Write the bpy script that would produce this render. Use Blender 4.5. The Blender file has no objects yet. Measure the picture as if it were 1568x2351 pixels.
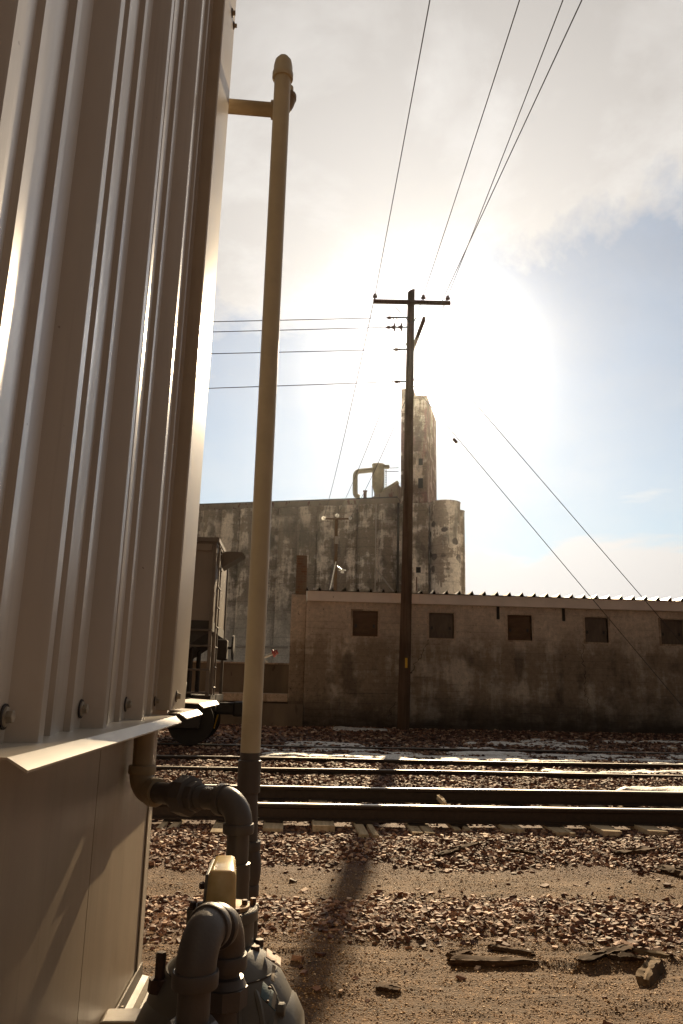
import bpy, bmesh, math, random
import numpy as np
from mathutils import Vector, Matrix, Quaternion

random.seed(7)
RNG = np.random.default_rng(11)
SC = bpy.context.scene
COL = SC.collection
R = math.radians

# ------------------------------------------------------------------ camera model (metres, Y = away, X = along the tracks)
F = 1780.0; PITCH = R(12.8); ROLL = 0.023; YAW = R(3.2)
CAM = np.array([0.0, 0.0, 1.5])
FW = np.array([math.sin(YAW) * math.cos(PITCH), math.cos(YAW) * math.cos(PITCH), math.sin(PITCH)])
R0 = np.array([math.cos(YAW), -math.sin(YAW), 0.0]); U0 = np.cross(R0, FW)
RT = R0 * math.cos(ROLL) + U0 * math.sin(ROLL); UP = U0 * math.cos(ROLL) - R0 * math.sin(ROLL)


def ray(x, y):
    return FW + RT * (x - 784) / F + UP * (1175.5 - y) / F


def atY(x, y, Y):
    d = ray(x, y); return CAM + d * Y / d[1]


def atZ(x, y, z):
    d = ray(x, y); return CAM + d * (z - CAM[2]) / d[2]


HAZE = 0.00004
SUN_AZ, SUN_EL = R(9.65), R(23.9)
SUN = np.array([math.sin(SUN_AZ) * math.cos(SUN_EL), math.cos(SUN_AZ) * math.cos(SUN_EL), math.sin(SUN_EL)])

# ------------------------------------------------------------------ noise on arrays


def _hash(ix, iy, s):
    h = (ix.astype(np.int64) * 374761393 + iy.astype(np.int64) * 668265263 + s * 982451653) & 0x7fffffff
    h = ((h ^ (h >> 13)) * 1274126177) & 0x7fffffff
    return ((h ^ (h >> 16)) & 0xffff) / 65535.0


def vnoise(x, y, s=0):
    x = np.asarray(x, float); y = np.asarray(y, float)
    ix = np.floor(x); iy = np.floor(y); fx = x - ix; fy = y - iy
    fx = fx * fx * (3 - 2 * fx); fy = fy * fy * (3 - 2 * fy)
    a = _hash(ix, iy, s); b = _hash(ix + 1, iy, s); c = _hash(ix, iy + 1, s); d = _hash(ix + 1, iy + 1, s)
    return (a * (1 - fx) + b * fx) * (1 - fy) + (c * (1 - fx) + d * fx) * fy


def fbm(x, y, s=0, o=4):
    t = 0; a = 0.5
    for k in range(o):
        t = t + a * vnoise(x * 2 ** k, y * 2 ** k, s + k); a *= 0.5
    return t / (1 - 0.5 ** o)


def sstep(a, b, x):
    t = np.clip((np.asarray(x, float) - a) / (b - a), 0, 1); return t * t * (3 - 2 * t)


# ------------------------------------------------------------------ materials


class N:
    """small wrapper to write node trees"""

    def __init__(s, tree):
        s.t = tree; s.n = tree.nodes; s.l = tree.links

    def add(s, kind, **kw):
        n = s.n.new(kind)
        for k, v in kw.items():
            setattr(n, k, v)
        return n

    def set(s, sock, v):
        if hasattr(v, 'is_output'):
            s.l.new(v, sock)
        else:
            if isinstance(v, (tuple, list)) and len(v) == 3 and sock.type == 'RGBA':
                v = (*v, 1)
            sock.default_value = v

    def math(s, op, a, b=0.0, c=0.0, clamp=False):
        n = s.add('ShaderNodeMath', operation=op); n.use_clamp = clamp
        s.set(n.inputs[0], a); s.set(n.inputs[1], b); s.set(n.inputs[2], c)
        return n.outputs[0]

    def mix(s, f, a, b, blend='MIX'):
        n = s.add('ShaderNodeMix', data_type='RGBA', blend_type=blend)
        s.set(n.inputs[0], f); s.set(n.inputs[6], a); s.set(n.inputs[7], b)
        return n.outputs[2]

    def ramp(s, f, stops):
        n = s.add('ShaderNodeValToRGB'); cr = n.color_ramp
        while len(cr.elements) < len(stops):
            cr.elements.new(0.5)
        for e, (p, c) in zip(cr.elements, stops):
            e.position = p
            e.color = (c, c, c, 1) if not isinstance(c, (tuple, list)) else (*c, 1)
        s.set(n.inputs[0], f); return n.outputs[0]

    def noise(s, vec, scale, detail=4, rough=0.55, dist=0.0):
        n = s.add('ShaderNodeTexNoise'); s.set(n.inputs['Vector'], vec)
        n.inputs['Scale'].default_value = scale; n.inputs['Detail'].default_value = detail
        n.inputs['Roughness'].default_value = rough; n.inputs['Distortion'].default_value = dist
        return n.outputs['Fac']

    def mapv(s, vec, scale=(1, 1, 1), loc=(0, 0, 0), rot=(0, 0, 0)):
        n = s.add('ShaderNodeMapping'); s.set(n.inputs[0], vec)
        n.inputs['Scale'].default_value = scale; n.inputs['Location'].default_value = loc; n.inputs['Rotation'].default_value = rot
        return n.outputs[0]

    def bump(s, h, strength=0.3, dist=0.01):
        n = s.add('ShaderNodeBump'); s.set(n.inputs['Height'], h)
        n.inputs['Strength'].default_value = strength; n.inputs['Distance'].default_value = dist
        return n.outputs[0]


def mat_base(name):
    m = bpy.data.materials.new(name); m.use_nodes = True
    m.node_tree.nodes.clear()
    g = N(m.node_tree)
    out = g.add('ShaderNodeOutputMaterial'); b = g.add('ShaderNodeBsdfPrincipled')
    g.l.new(b.outputs[0], out.inputs[0])
    pos = g.add('ShaderNodeNewGeometry').outputs['Position']
    return m, g, b, pos


def simple(name, c, rough=0.6, metal=0.0, var=0.25, scale=20, bump=0.15, bscale=None, bdist=0.002, speck=None, spec=0.5, stretch=(1, 1, 1)):
    m, g, b, pos = mat_base(name)
    v = g.mapv(pos, stretch)
    n = g.noise(v, scale, 5)
    f = g.ramp(n, [(0.3, 1 - var), (0.72, 1 + var * 0.6)])
    col = g.mix(1.0, (*c, 1), f, 'MULTIPLY')
    if speck:
        sn = g.noise(v, speck[1], 2, 0.5)
        sf = g.ramp(sn, [(speck[2], 0.0), (speck[2] + 0.04, 1.0)])
        col = g.mix(sf, col, (*speck[0], 1))
    g.set(b.inputs['Base Color'], col)
    rn = g.math('MULTIPLY_ADD', n, 0.25, rough - 0.12)
    g.set(b.inputs['Roughness'], rn)
    b.inputs['Metallic'].default_value = metal
    b.inputs['Specular IOR Level'].default_value = spec
    bn = g.noise(v, bscale or scale * 4, 4)
    g.set(b.inputs['Normal'], g.bump(bn, bump, bdist))
    return m


MT = {}


def mat_sheet(name, c, rough, dirt_z, dirt_h):
    m, g, b, pos = mat_base(name)
    n = g.noise(g.mapv(pos, (1, 1, 0.22)), 7, 5)
    run = g.noise(g.mapv(pos, (1, 1, 0.025)), 55, 4, 0.6)
    spot = g.noise(pos, 60, 2)
    col = g.mix(1.0, (*c, 1), g.ramp(n, [(0.3, 0.88), (0.7, 1.06)]), 'MULTIPLY')
    col = g.mix(g.ramp(run, [(0.56, 0.0), (0.74, 0.32)]), col, (c[0] * 0.5, c[1] * 0.46, c[2] * 0.40, 1))
    col = g.mix(g.ramp(spot, [(0.77, 0.0), (0.80, 0.7)]), col, (0.18, 0.12, 0.08, 1))
    sep = g.add('ShaderNodeSeparateXYZ'); g.set(sep.inputs[0], pos)
    zz = g.math('ADD', sep.outputs[2], g.math('MULTIPLY', g.math('SUBTRACT', g.noise(pos, 14, 5, 0.65), 0.5), dirt_h * 1.1))
    df = g.ramp(g.math('DIVIDE', g.math('SUBTRACT', zz, dirt_z), dirt_h), [(0.0, 0.55), (1.0, 0.0)])
    col = g.mix(df, col, (c[0] * 0.50, c[1] * 0.42, c[2] * 0.33, 1))
    g.set(b.inputs['Base Color'], col)
    g.set(b.inputs['Roughness'], g.math('MULTIPLY_ADD', g.noise(g.mapv(pos, (1, 1, 0.3)), 16, 5), 0.22, rough - 0.09))
    b.inputs['Specular IOR Level'].default_value = 0.9
    b.inputs['Coat Weight'].default_value = 0.45 if rough < 0.4 else 0.0; b.inputs['Coat Roughness'].default_value = 0.3
    hb = g.math('ADD', g.math('MULTIPLY', g.noise(pos, 4.5, 2), 1.0), g.math('MULTIPLY', g.noise(g.mapv(pos, (1, 1, 0.4)), 35, 3), 0.10))
    g.set(b.inputs['Normal'], g.bump(hb, 0.22, 0.012))
    return m


MT['panel'] = mat_sheet('painted_tan_steel', (0.54, 0.49, 0.425), 0.33, 1.40, 0.10)
MT['trim'] = simple('painted_trim_steel', (0.52, 0.455, 0.37), 0.38, 0.0, 0.08, 8, 0.05, 40, 0.001, ((0.25, 0.18, 0.12), 70, 0.80), 0.6)
MT['skirt'] = mat_sheet('skirt_steel', (0.35, 0.28, 0.20), 0.42, 0.68, 0.22)
MT['gap'] = simple('dark_gap', (0.03, 0.025, 0.02), 0.9)
MT['flashing'] = simple('shade_dark_flashing', (0.15, 0.122, 0.088), 0.55, 0, 0.25, 14)  # shade from the meter put into the colour of the base flashing
MT['bolt'] = simple('bolt_steel', (0.42, 0.36, 0.28), 0.45, 0.4, 0.3, 90, 0.2, None, 0.001)
MT['washer'] = simple('washer_rubber', (0.06, 0.05, 0.045), 0.8)
MT['vent'] = simple('cream_pipe_paint', (0.62, 0.55, 0.39), 0.45, 0, 0.12, 9, 0.12, 120, 0.001, ((0.18, 0.10, 0.05), 45, 0.77))
MT['wallpipe'] = simple('tan_pipe_paint', (0.33, 0.26, 0.165), 0.5, 0, 0.16, 14, 0.15, 120, 0.001, ((0.14, 0.08, 0.05), 60, 0.75))
MT['pipe'] = simple('grey_pipe_paint', (0.105, 0.092, 0.086), 0.42, 0, 0.16, 18, 0.35, 160, 0.0015, ((0.33, 0.27, 0.22), 60, 0.78))
MT['meter'] = simple('grey_meter_paint', (0.135, 0.124, 0.105), 0.45, 0, 0.14, 16, 0.25, 180, 0.001, ((0.06, 0.05, 0.04), 70, 0.74))
MT['rustbolt'] = simple('rusty_bolt', (0.10, 0.06, 0.045), 0.6, 0.3, 0.4, 120, 0.4)
MT['gasket'] = simple('cork_gasket', (0.45, 0.28, 0.14), 0.7, 0, 0.2, 80)
MT['plate'] = simple('tin_plate', (0.42, 0.35, 0.27), 0.65, 0.0, 0.2, 60, spec=0.15)
MT['platepink'] = simple('faded_red_plate', (0.40, 0.26, 0.20), 0.65, 0.0, 0.25, 60, spec=0.15)
MT['plateblue'] = simple('blue_plate', (0.14, 0.21, 0.24), 0.6, 0.0, 0.2, 60, spec=0.15)
MT['ink'] = simple('plate_ink', (0.05, 0.035, 0.03), 0.6)
MT['palelet'] = simple('plate_pale_letters', (0.55, 0.55, 0.5), 0.5)
MT['iron'] = simple('rusted_rail_side', (0.055, 0.036, 0.026), 0.75, 0.2, 0.35, 25, 0.3)
MT['railtop'] = simple('worn_rail_top', (0.60, 0.58, 0.56), 0.45, 1.0, 0.2, 8, 0.05, 60, 0.0005, None, 0.5, (0.15, 1, 1))
MT['railtopdull'] = simple('dull_rail_top', (0.28, 0.26, 0.24), 0.5, 0.9, 0.3, 8, 0.05, 60, 0.0005, None, 0.5, (0.15, 1, 1))
MT['darkmetal'] = simple('dark_car_metal', (0.045, 0.036, 0.03), 0.7, 0.1, 0.3, 9, 0.2)
MT['carpaint'] = simple('dusty_car_paint', (0.25, 0.205, 0.165), 0.55, 0.0, 0.16, 1.6, 0.1, 20, 0.003, ((0.10, 0.06, 0.04), 3.5, 0.70), 0.4, (1, 1, 0.6))
MT['carlight'] = simple('car_light_metal', (0.15, 0.12, 0.095), 0.5, 0.1, 0.2, 5)
MT['wheel'] = simple('wheel_iron', (0.03, 0.024, 0.02), 0.65, 0.3, 0.3, 12)
MT['yellow'] = simple('yellow_paint', (0.75, 0.42, 0.02), 0.5, 0, 0.1, 30)
MT['insul'] = simple('brown_porcelain', (0.10, 0.05, 0.03), 0.3, 0, 0.15, 40)
MT['whiteinsul'] = simple('white_porcelain', (0.75, 0.75, 0.72), 0.25, 0, 0.05, 40)
MT['wire'] = simple('wire_metal', (0.07, 0.06, 0.055), 0.55, 0.5, 0.2, 30)
MT['guy'] = simple('guy_strand', (0.10, 0.09, 0.08), 0.5, 0.6, 0.2, 30)
MT['marker'] = simple('pale_guy_guard', (0.88, 0.87, 0.80), 0.5)
for k_ in ('marker', 'whiteinsul'):
    b_ = [n for n in MT[k_].node_tree.nodes if n.type == 'BSDF_PRINCIPLED'][0]
    b_.inputs['Subsurface Weight'].default_value = 1.0; b_.inputs['Subsurface Radius'].default_value = (0.3, 0.3, 0.3); b_.inputs['Subsurface Scale'].default_value = 1.0
MT['fascia'] = simple('fascia_metal', (0.84, 0.72, 0.64), 0.5, 0, 0.12, 1.4, 0.1, 12, 0.003, ((0.12, 0.07, 0.05), 9, 0.76))
MT['roof'] = simple('roof_steel', (0.36, 0.32, 0.28), 0.45, 0.4, 0.2, 3)
MT['tin'] = simple('galvanised_duct', (0.34, 0.31, 0.20), 0.5, 0.2, 0.2, 1.2, 0.1, 6, 0.01)
MT['rust'] = simple('rusty_tin', (0.15, 0.075, 0.05), 0.8, 0.1, 0.4, 1.2)
MT['red'] = simple('red_cap', (0.24, 0.035, 0.028), 0.5)
MT['steelpipe'] = simple('old_steel_pipe', (0.40, 0.36, 0.32), 0.55, 0.2, 0.2, 5)
MT['foundation'] = simple('foundation_concrete', (0.30, 0.26, 0.21), 0.9, 0, 0.25, 8, 0.5, 40, 0.004)
MT['dock'] = simple('stained_dock_concrete', (0.20, 0.15, 0.105), 0.9, 0, 0.4, 1.3, 0.4, 12, 0.01, ((0.10, 0.075, 0.055), 5.0, 0.66), 0.3, (1, 1, 0.4))


def mat_index():
    m, g, b, pos = mat_base('aged_clear_plastic')
    n = g.noise(pos, 35, 4)
    g.set(b.inputs['Base Color'], g.ramp(n, [(0.3, (0.50, 0.36, 0.15)), (0.7, (0.66, 0.52, 0.26))]))
    b.inputs['Roughness'].default_value = 0.28
    b.inputs['Subsurface Weight'].default_value = 0.5
    b.inputs['Subsurface Radius'].default_value = (0.03, 0.02, 0.008)
    b.inputs['Subsurface Scale'].default_value = 0.6
    b.inputs['Coat Weight'].default_value = 0.3
    return m


MT['index'] = mat_index()


def mat_wood(name, dark, light, scale=6, axis=(0.15, 1, 1), rough=0.92, bump=0.5):
    m, g, b, pos = mat_base(name)
    co = g.add('ShaderNodeTexCoord').outputs['Object']
    v = g.mapv(co, axis)
    n = g.noise(v, scale * 6, 6, 0.65)
    big = g.noise(pos, scale * 0.3, 3)
    f = g.math('MULTIPLY_ADD', big, 0.5, g.math('MULTIPLY', n, 0.6))
    g.set(b.inputs['Base Color'], g.ramp(f, [(0.33, dark), (0.7, light)]))
    b.inputs['Roughness'].default_value = rough
    b.inputs['Specular IOR Level'].default_value = 0.12
    g.set(b.inputs['Normal'], g.bump(n, bump, 0.006))
    return m


MT['pole'] = mat_wood('weathered_pole', (0.045, 0.026, 0.016), (0.17, 0.105, 0.068), 3.0, (1, 1, 0.04))
MT['poleold'] = mat_wood('far_pole_wood', (0.10, 0.07, 0.045), (0.20, 0.14, 0.09), 2.0, (1, 1, 0.05))
MT['timber'] = mat_wood('rotten_timber', (0.012, 0.007, 0.004), (0.085, 0.047, 0.024), 6, (0.12, 1, 1))
MT['chunk'] = mat_wood('grey_split_timber', (0.03, 0.02, 0.012), (0.20, 0.14, 0.085), 6, (0.12, 1, 1))
MT['plyold'] = mat_wood('grey_plywood', (0.06, 0.045, 0.036), (0.19, 0.14, 0.105), 1.6, (1.0, 1, 0.3))
MT['sleeper'] = mat_wood('grey_sleeper', (0.20, 0.15, 0.095), (0.66, 0.54, 0.38), 4, (1, 0.10, 1))
MT['ply'] = mat_wood('old_plywood', (0.04, 0.024, 0.015), (0.17, 0.095, 0.054), 1.3, (0.35, 1, 1.0))


def mat_concrete(name, base, light, dark, band_z=None, streak=1.2, patch=(0.50, 0.62), pits=True, boards=0.0, blot=0.0, red=None, lowdark=None):
    """stained concrete: vertical run marks, pale efflorescence, soot blotches, board lines"""
    m, g, b, pos = mat_base(name)
    vs = g.mapv(pos, (streak, streak, streak * 0.10))
    vb = g.mapv(pos, (0.35 * streak, 0.35 * streak, 1.1 * streak))
    n1 = g.noise(vs, 1.2, 10, 0.70)
    n2 = g.noise(vb, 0.9, 10, 0.70)
    n3 = g.noise(pos, streak * 0.55, 9, 0.66)
    n4 = g.noise(pos, streak * 7, 6, 0.7)
    s = g.math('ADD', g.math('MULTIPLY', n1, 0.45), g.math('ADD', g.math('MULTIPLY', n2, 0.30), g.math('MULTIPLY', n3, 0.25)))
    pale = g.ramp(s, [(patch[0], 0.0), (patch[1], 1.0)])
    col = g.mix(pale, (*base, 1), (*light, 1))
    dk = g.ramp(g.math('ADD', g.math('MULTIPLY', n1, 0.4), g.math('MULTIPLY', g.noise(g.mapv(pos, (1, 1, 0.6), (31, 7, 3)), streak * 0.7, 5), 0.6)), [(0.515, 0.0), (0.58, 0.85)])
    col = g.mix(dk, col, (*dark, 1))
    if blot:
        vb2 = g.mapv(pos, (1, 1, 1.15), (3, 1, 9))
        vo = g.add('ShaderNodeTexVoronoi', feature='SMOOTH_F1'); g.set(vo.inputs['Vector'], vb2)
        vo.inputs['Scale'].default_value = blot; vo.inputs['Smoothness'].default_value = 0.4
        bn = g.math('ADD', vo.outputs['Distance'], g.math('MULTIPLY', g.noise(vb2, blot * 2.2, 4), 0.35))
        bf = g.ramp(bn, [(0.44, 1.0), (0.50, 0.0)])
        bm = g.math('MULTIPLY', bf, g.ramp(g.noise(pos, 0.09, 3), [(0.36, 0.0), (0.48, 1.0)]))
        col = g.mix(bm, col, (dark[0] * 0.75, dark[1] * 0.75, dark[2] * 0.8, 1))
    if red:
        rf = g.ramp(g.noise(g.mapv(pos, (1, 1, 0.3), (5, 5, 5)), streak * 0.9, 5, 0.65), [(0.53, 0.0), (0.60, 0.8)])
        col = g.mix(rf, col, (*red, 1))
    sep = g.add('ShaderNodeSeparateXYZ'); g.set(sep.inputs[0], pos)
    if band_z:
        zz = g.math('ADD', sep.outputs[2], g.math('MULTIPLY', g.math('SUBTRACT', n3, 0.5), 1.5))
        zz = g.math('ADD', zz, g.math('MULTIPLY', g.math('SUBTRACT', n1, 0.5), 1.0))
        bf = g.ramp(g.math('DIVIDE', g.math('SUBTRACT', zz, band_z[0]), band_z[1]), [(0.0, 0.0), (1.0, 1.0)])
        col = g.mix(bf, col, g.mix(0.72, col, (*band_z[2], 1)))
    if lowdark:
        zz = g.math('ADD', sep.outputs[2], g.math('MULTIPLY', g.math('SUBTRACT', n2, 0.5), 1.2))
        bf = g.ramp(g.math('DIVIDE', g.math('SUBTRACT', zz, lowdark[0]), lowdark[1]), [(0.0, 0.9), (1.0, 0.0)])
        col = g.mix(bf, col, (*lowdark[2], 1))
    fine = g.ramp(n4, [(0.32, 0.70), (0.68, 1.18)])
    col = g.mix(1.0, col, fine, 'MULTIPLY')
    h = g.math('MULTIPLY', n4, 0.6)
    if boards:
        wv = g.math('FRACT', g.math('MULTIPLY', sep.outputs[2], 1.0 / boards))
        ln = g.ramp(wv, [(0.0, 0.0), (0.06, 1.0), (0.94, 1.0), (1.0, 0.0)])
        ln = g.math('MAXIMUM', ln, g.ramp(n2, [(0.42, 0.0), (0.55, 1.0)]))
        col = g.mix(1.0, col, g.ramp(ln, [(0, 0.66), (1, 1.0)]), 'MULTIPLY')
        h = g.math('ADD', h, g.math('MULTIPLY', ln, 0.8))
    if pits:
        pn = g.noise(pos, streak * 16, 2, 0.5)
        pf = g.ramp(pn, [(0.675, 0.0), (0.71, 1.0)])
        col = g.mix(pf, col, (dark[0] * 0.45, dark[1] * 0.45, dark[2] * 0.45, 1))
        h = g.math('SUBTRACT', h, pf)
    g.set(b.inputs['Base Color'], col)
    b.inputs['Roughness'].default_value = 0.92
    b.inputs['Specular IOR Level'].default_value = 0.2
    g.set(b.inputs['Normal'], g.bump(h, 0.5, 0.02))
    return m


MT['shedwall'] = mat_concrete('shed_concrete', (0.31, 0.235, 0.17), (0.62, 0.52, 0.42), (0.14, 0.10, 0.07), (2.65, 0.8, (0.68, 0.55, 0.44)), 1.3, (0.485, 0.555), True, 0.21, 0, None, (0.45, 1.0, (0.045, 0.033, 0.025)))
MT['reveal'] = mat_concrete('window_surround', (0.52, 0.39, 0.29), (0.62, 0.5, 0.38), (0.25, 0.17, 0.12), None, 2.0)
MT['silo'] = mat_concrete('silo_concrete', (0.26, 0.215, 0.175), (0.74, 0.67, 0.60), (0.115, 0.092, 0.074), None, 0.30, (0.495, 0.535), False, 2.3, 0, None, (8.0, 17.0, (0.78, 0.75, 0.70)))
MT['siloend'] = mat_concrete('silo_end_concrete', (0.44, 0.375, 0.325), (0.90, 0.84, 0.78), (0.19, 0.165, 0.15), None, 0.23, (0.50, 0.30), False, 2.3, 0.30)
MT['tower'] = mat_concrete('tower_concrete', (0.20, 0.14, 0.108), (0.58, 0.47, 0.41), (0.13, 0.09, 0.07), None, 0.34, (0.495, 0.53), False, 2.3, 0, (0.25, 0.13, 0.12))
MT['gallery'] = simple('gallery_cladding', (0.24, 0.19, 0.145), 0.85, 0, 0.25, 0.5, 0.2, 4, 0.02, ((0.12, 0.05, 0.03), 0.9, 0.62), 0.2, (1, 1, 0.4))
MT['hole'] = simple('dark_opening', (0.02, 0.016, 0.014), 0.9)


def mat_brick():
    m, g, b, pos = mat_base('old_brick')
    br = g.add('ShaderNodeTexBrick'); v = g.mapv(pos, (1, 1, 1), (0, 0, 0), (R(90), 0, 0)); g.set(br.inputs['Vector'], v)
    br.inputs['Scale'].default_value = 1.0; br.inputs['Brick Width'].default_value = 0.22; br.inputs['Row Height'].default_value = 0.085
    br.inputs['Mortar Size'].default_value = 0.008
    br.inputs['Color1'].default_value = (0.24, 0.14, 0.075, 1); br.inputs['Color2'].default_value = (0.18, 0.075, 0.042, 1); br.inputs['Mortar'].default_value = (0.24, 0.18, 0.12, 1)
    n = g.noise(pos, 2.5, 4)
    col = g.mix(g.ramp(n, [(0.42, 0.0), (0.58, 0.85)]), br.outputs['Color'], (0.22, 0.16, 0.11, 1))
    g.set(b.inputs['Base Color'], col); b.inputs['Roughness'].default_value = 0.9
    g.set(b.inputs['Normal'], g.bump(br.outputs['Fac'], 0.4, -0.01))
    return m


MT['brick'] = mat_brick()


def mat_stone():
    m, g, b, pos = mat_base('crushed_quartzite')
    rnd = g.add('ShaderNodeNewGeometry').outputs['Random Per Island']
    n = g.noise(pos, 60, 3)
    c = g.ramp(rnd, [(0.0, (0.045, 0.019, 0.012)), (0.35, (0.110, 0.045, 0.026)), (0.65, (0.225, 0.108, 0.064)), (0.90, (0.42, 0.255, 0.170)), (1.0, (0.70, 0.53, 0.39))])
    c = g.mix(1.0, c, g.ramp(n, [(0.3, 0.75), (0.7, 1.1)]), 'MULTIPLY')
    g.set(b.inputs['Base Color'], c); b.inputs['Roughness'].default_value = 0.75; b.inputs['Specular IOR Level'].default_value = 0.35
    g.set(b.inputs['Normal'], g.bump(n, 0.4, 0.003))
    return m


MT['stone'] = mat_stone()


def mat_grit():
    m, g, b, pos = mat_base('coarse_grit')
    rnd = g.add('ShaderNodeNewGeometry').outputs['Random Per Island']
    c = g.ramp(rnd, [(0.0, (0.085, 0.047, 0.021)), (0.5, (0.21, 0.110, 0.042)), (0.88, (0.45, 0.27, 0.12)), (1.0, (0.72, 0.56, 0.38))])
    g.set(b.inputs['Base Color'], c); b.inputs['Roughness'].default_value = 0.75; b.inputs['Specular IOR Level'].default_value = 0.3
    return m


MT['grit'] = mat_grit()


def mat_ground():
    m, g, b, pos = mat_base('dirt_and_gravel')
    big = g.noise(pos, 0.9, 4); mid = g.noise(pos, 9, 5, 0.65); fine = g.noise(pos, 150, 4, 0.75)
    v = g.add('ShaderNodeTexVoronoi'); g.set(v.inputs['Vector'], pos); v.inputs['Scale'].default_value = 75
    f = g.math('ADD', g.math('MULTIPLY', mid, 0.35), g.math('MULTIPLY', fine, 0.65))
    c = g.ramp(f, [(0.35, (0.026, 0.013, 0.006)), (0.50, (0.100, 0.049, 0.017)), (0.63, (0.26, 0.136, 0.050)), (0.74, (0.58, 0.38, 0.20))])
    c = g.mix(1.0, c, g.ramp(big, [(0.3, 0.82), (0.7, 1.1)]), 'MULTIPLY')
    sep = g.add('ShaderNodeSeparateXYZ'); g.set(sep.inputs[0], pos)
    yw = g.math('ADD', sep.outputs[1], g.math('MULTIPLY', g.math('SUBTRACT', big, 0.5), 0.9))
    far = g.ramp(g.math('SUBTRACT', yw, 6.7), [(0.0, 0.0), (0.5, 1.0)])
    bnd = g.math('MULTIPLY', g.ramp(g.math('SUBTRACT', yw, 4.95), [(0.0, 0.0), (0.3, 0.8)]), g.ramp(g.math('SUBTRACT', yw, 5.8), [(0.0, 1.0), (0.35, 0.0)]))
    far = g.math('MAXIMUM', far, bnd)
    c = g.mix(far, c, g.ramp(f, [(0.3, (0.06, 0.033, 0.024)), (0.7, (0.16, 0.09, 0.065))]))
    yard = g.ramp(g.math('DIVIDE', g.math('SUBTRACT', sep.outputs[1], 30.0), 6.0), [(0.0, 0.0), (1.0, 1.0)])
    c = g.mix(yard, c, g.ramp(big, [(0.35, (0.36, 0.32, 0.26)), (0.6, (0.62, 0.60, 0.57))]))   # unseen yard beyond the shed, made pale to bounce sunlight onto the elevator
    g.set(b.inputs['Base Color'], c); b.inputs['Roughness'].default_value = 0.85; b.inputs['Specular IOR Level'].default_value = 0.3
    h = g.math('ADD', g.math('MULTIPLY', fine, 0.8), g.math('ADD', g.math('MULTIPLY', mid, 1.2), g.math('MULTIPLY', v.outputs['Distance'], 0.7)))
    g.set(b.inputs['Normal'], g.bump(h, 1.0, 0.014))
    return m


MT['ground'] = mat_ground()


def mat_snow():
    m, g, b, pos = mat_base('old_snow')
    n = g.noise(pos, 5, 5); n2 = g.noise(pos, 40, 4)
    c = g.ramp(n2, [(0.32, (0.40, 0.36, 0.31)), (0.5, (0.74, 0.73, 0.71)), (1.0, (0.84, 0.84, 0.83))])
    c = g.mix(g.ramp(n, [(0.56, 0.0), (0.68, 0.7)]), c, (0.34, 0.28, 0.22, 1))
    g.set(b.inputs['Base Color'], c); b.inputs['Roughness'].default_value = 0.6
    g.set(b.inputs['Normal'], g.bump(g.math('ADD', n, g.math('MULTIPLY', n2, 0.4)), 0.6, 0.04))
    return m


MT['snow'] = mat_snow()

# ------------------------------------------------------------------ mesh helpers


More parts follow.
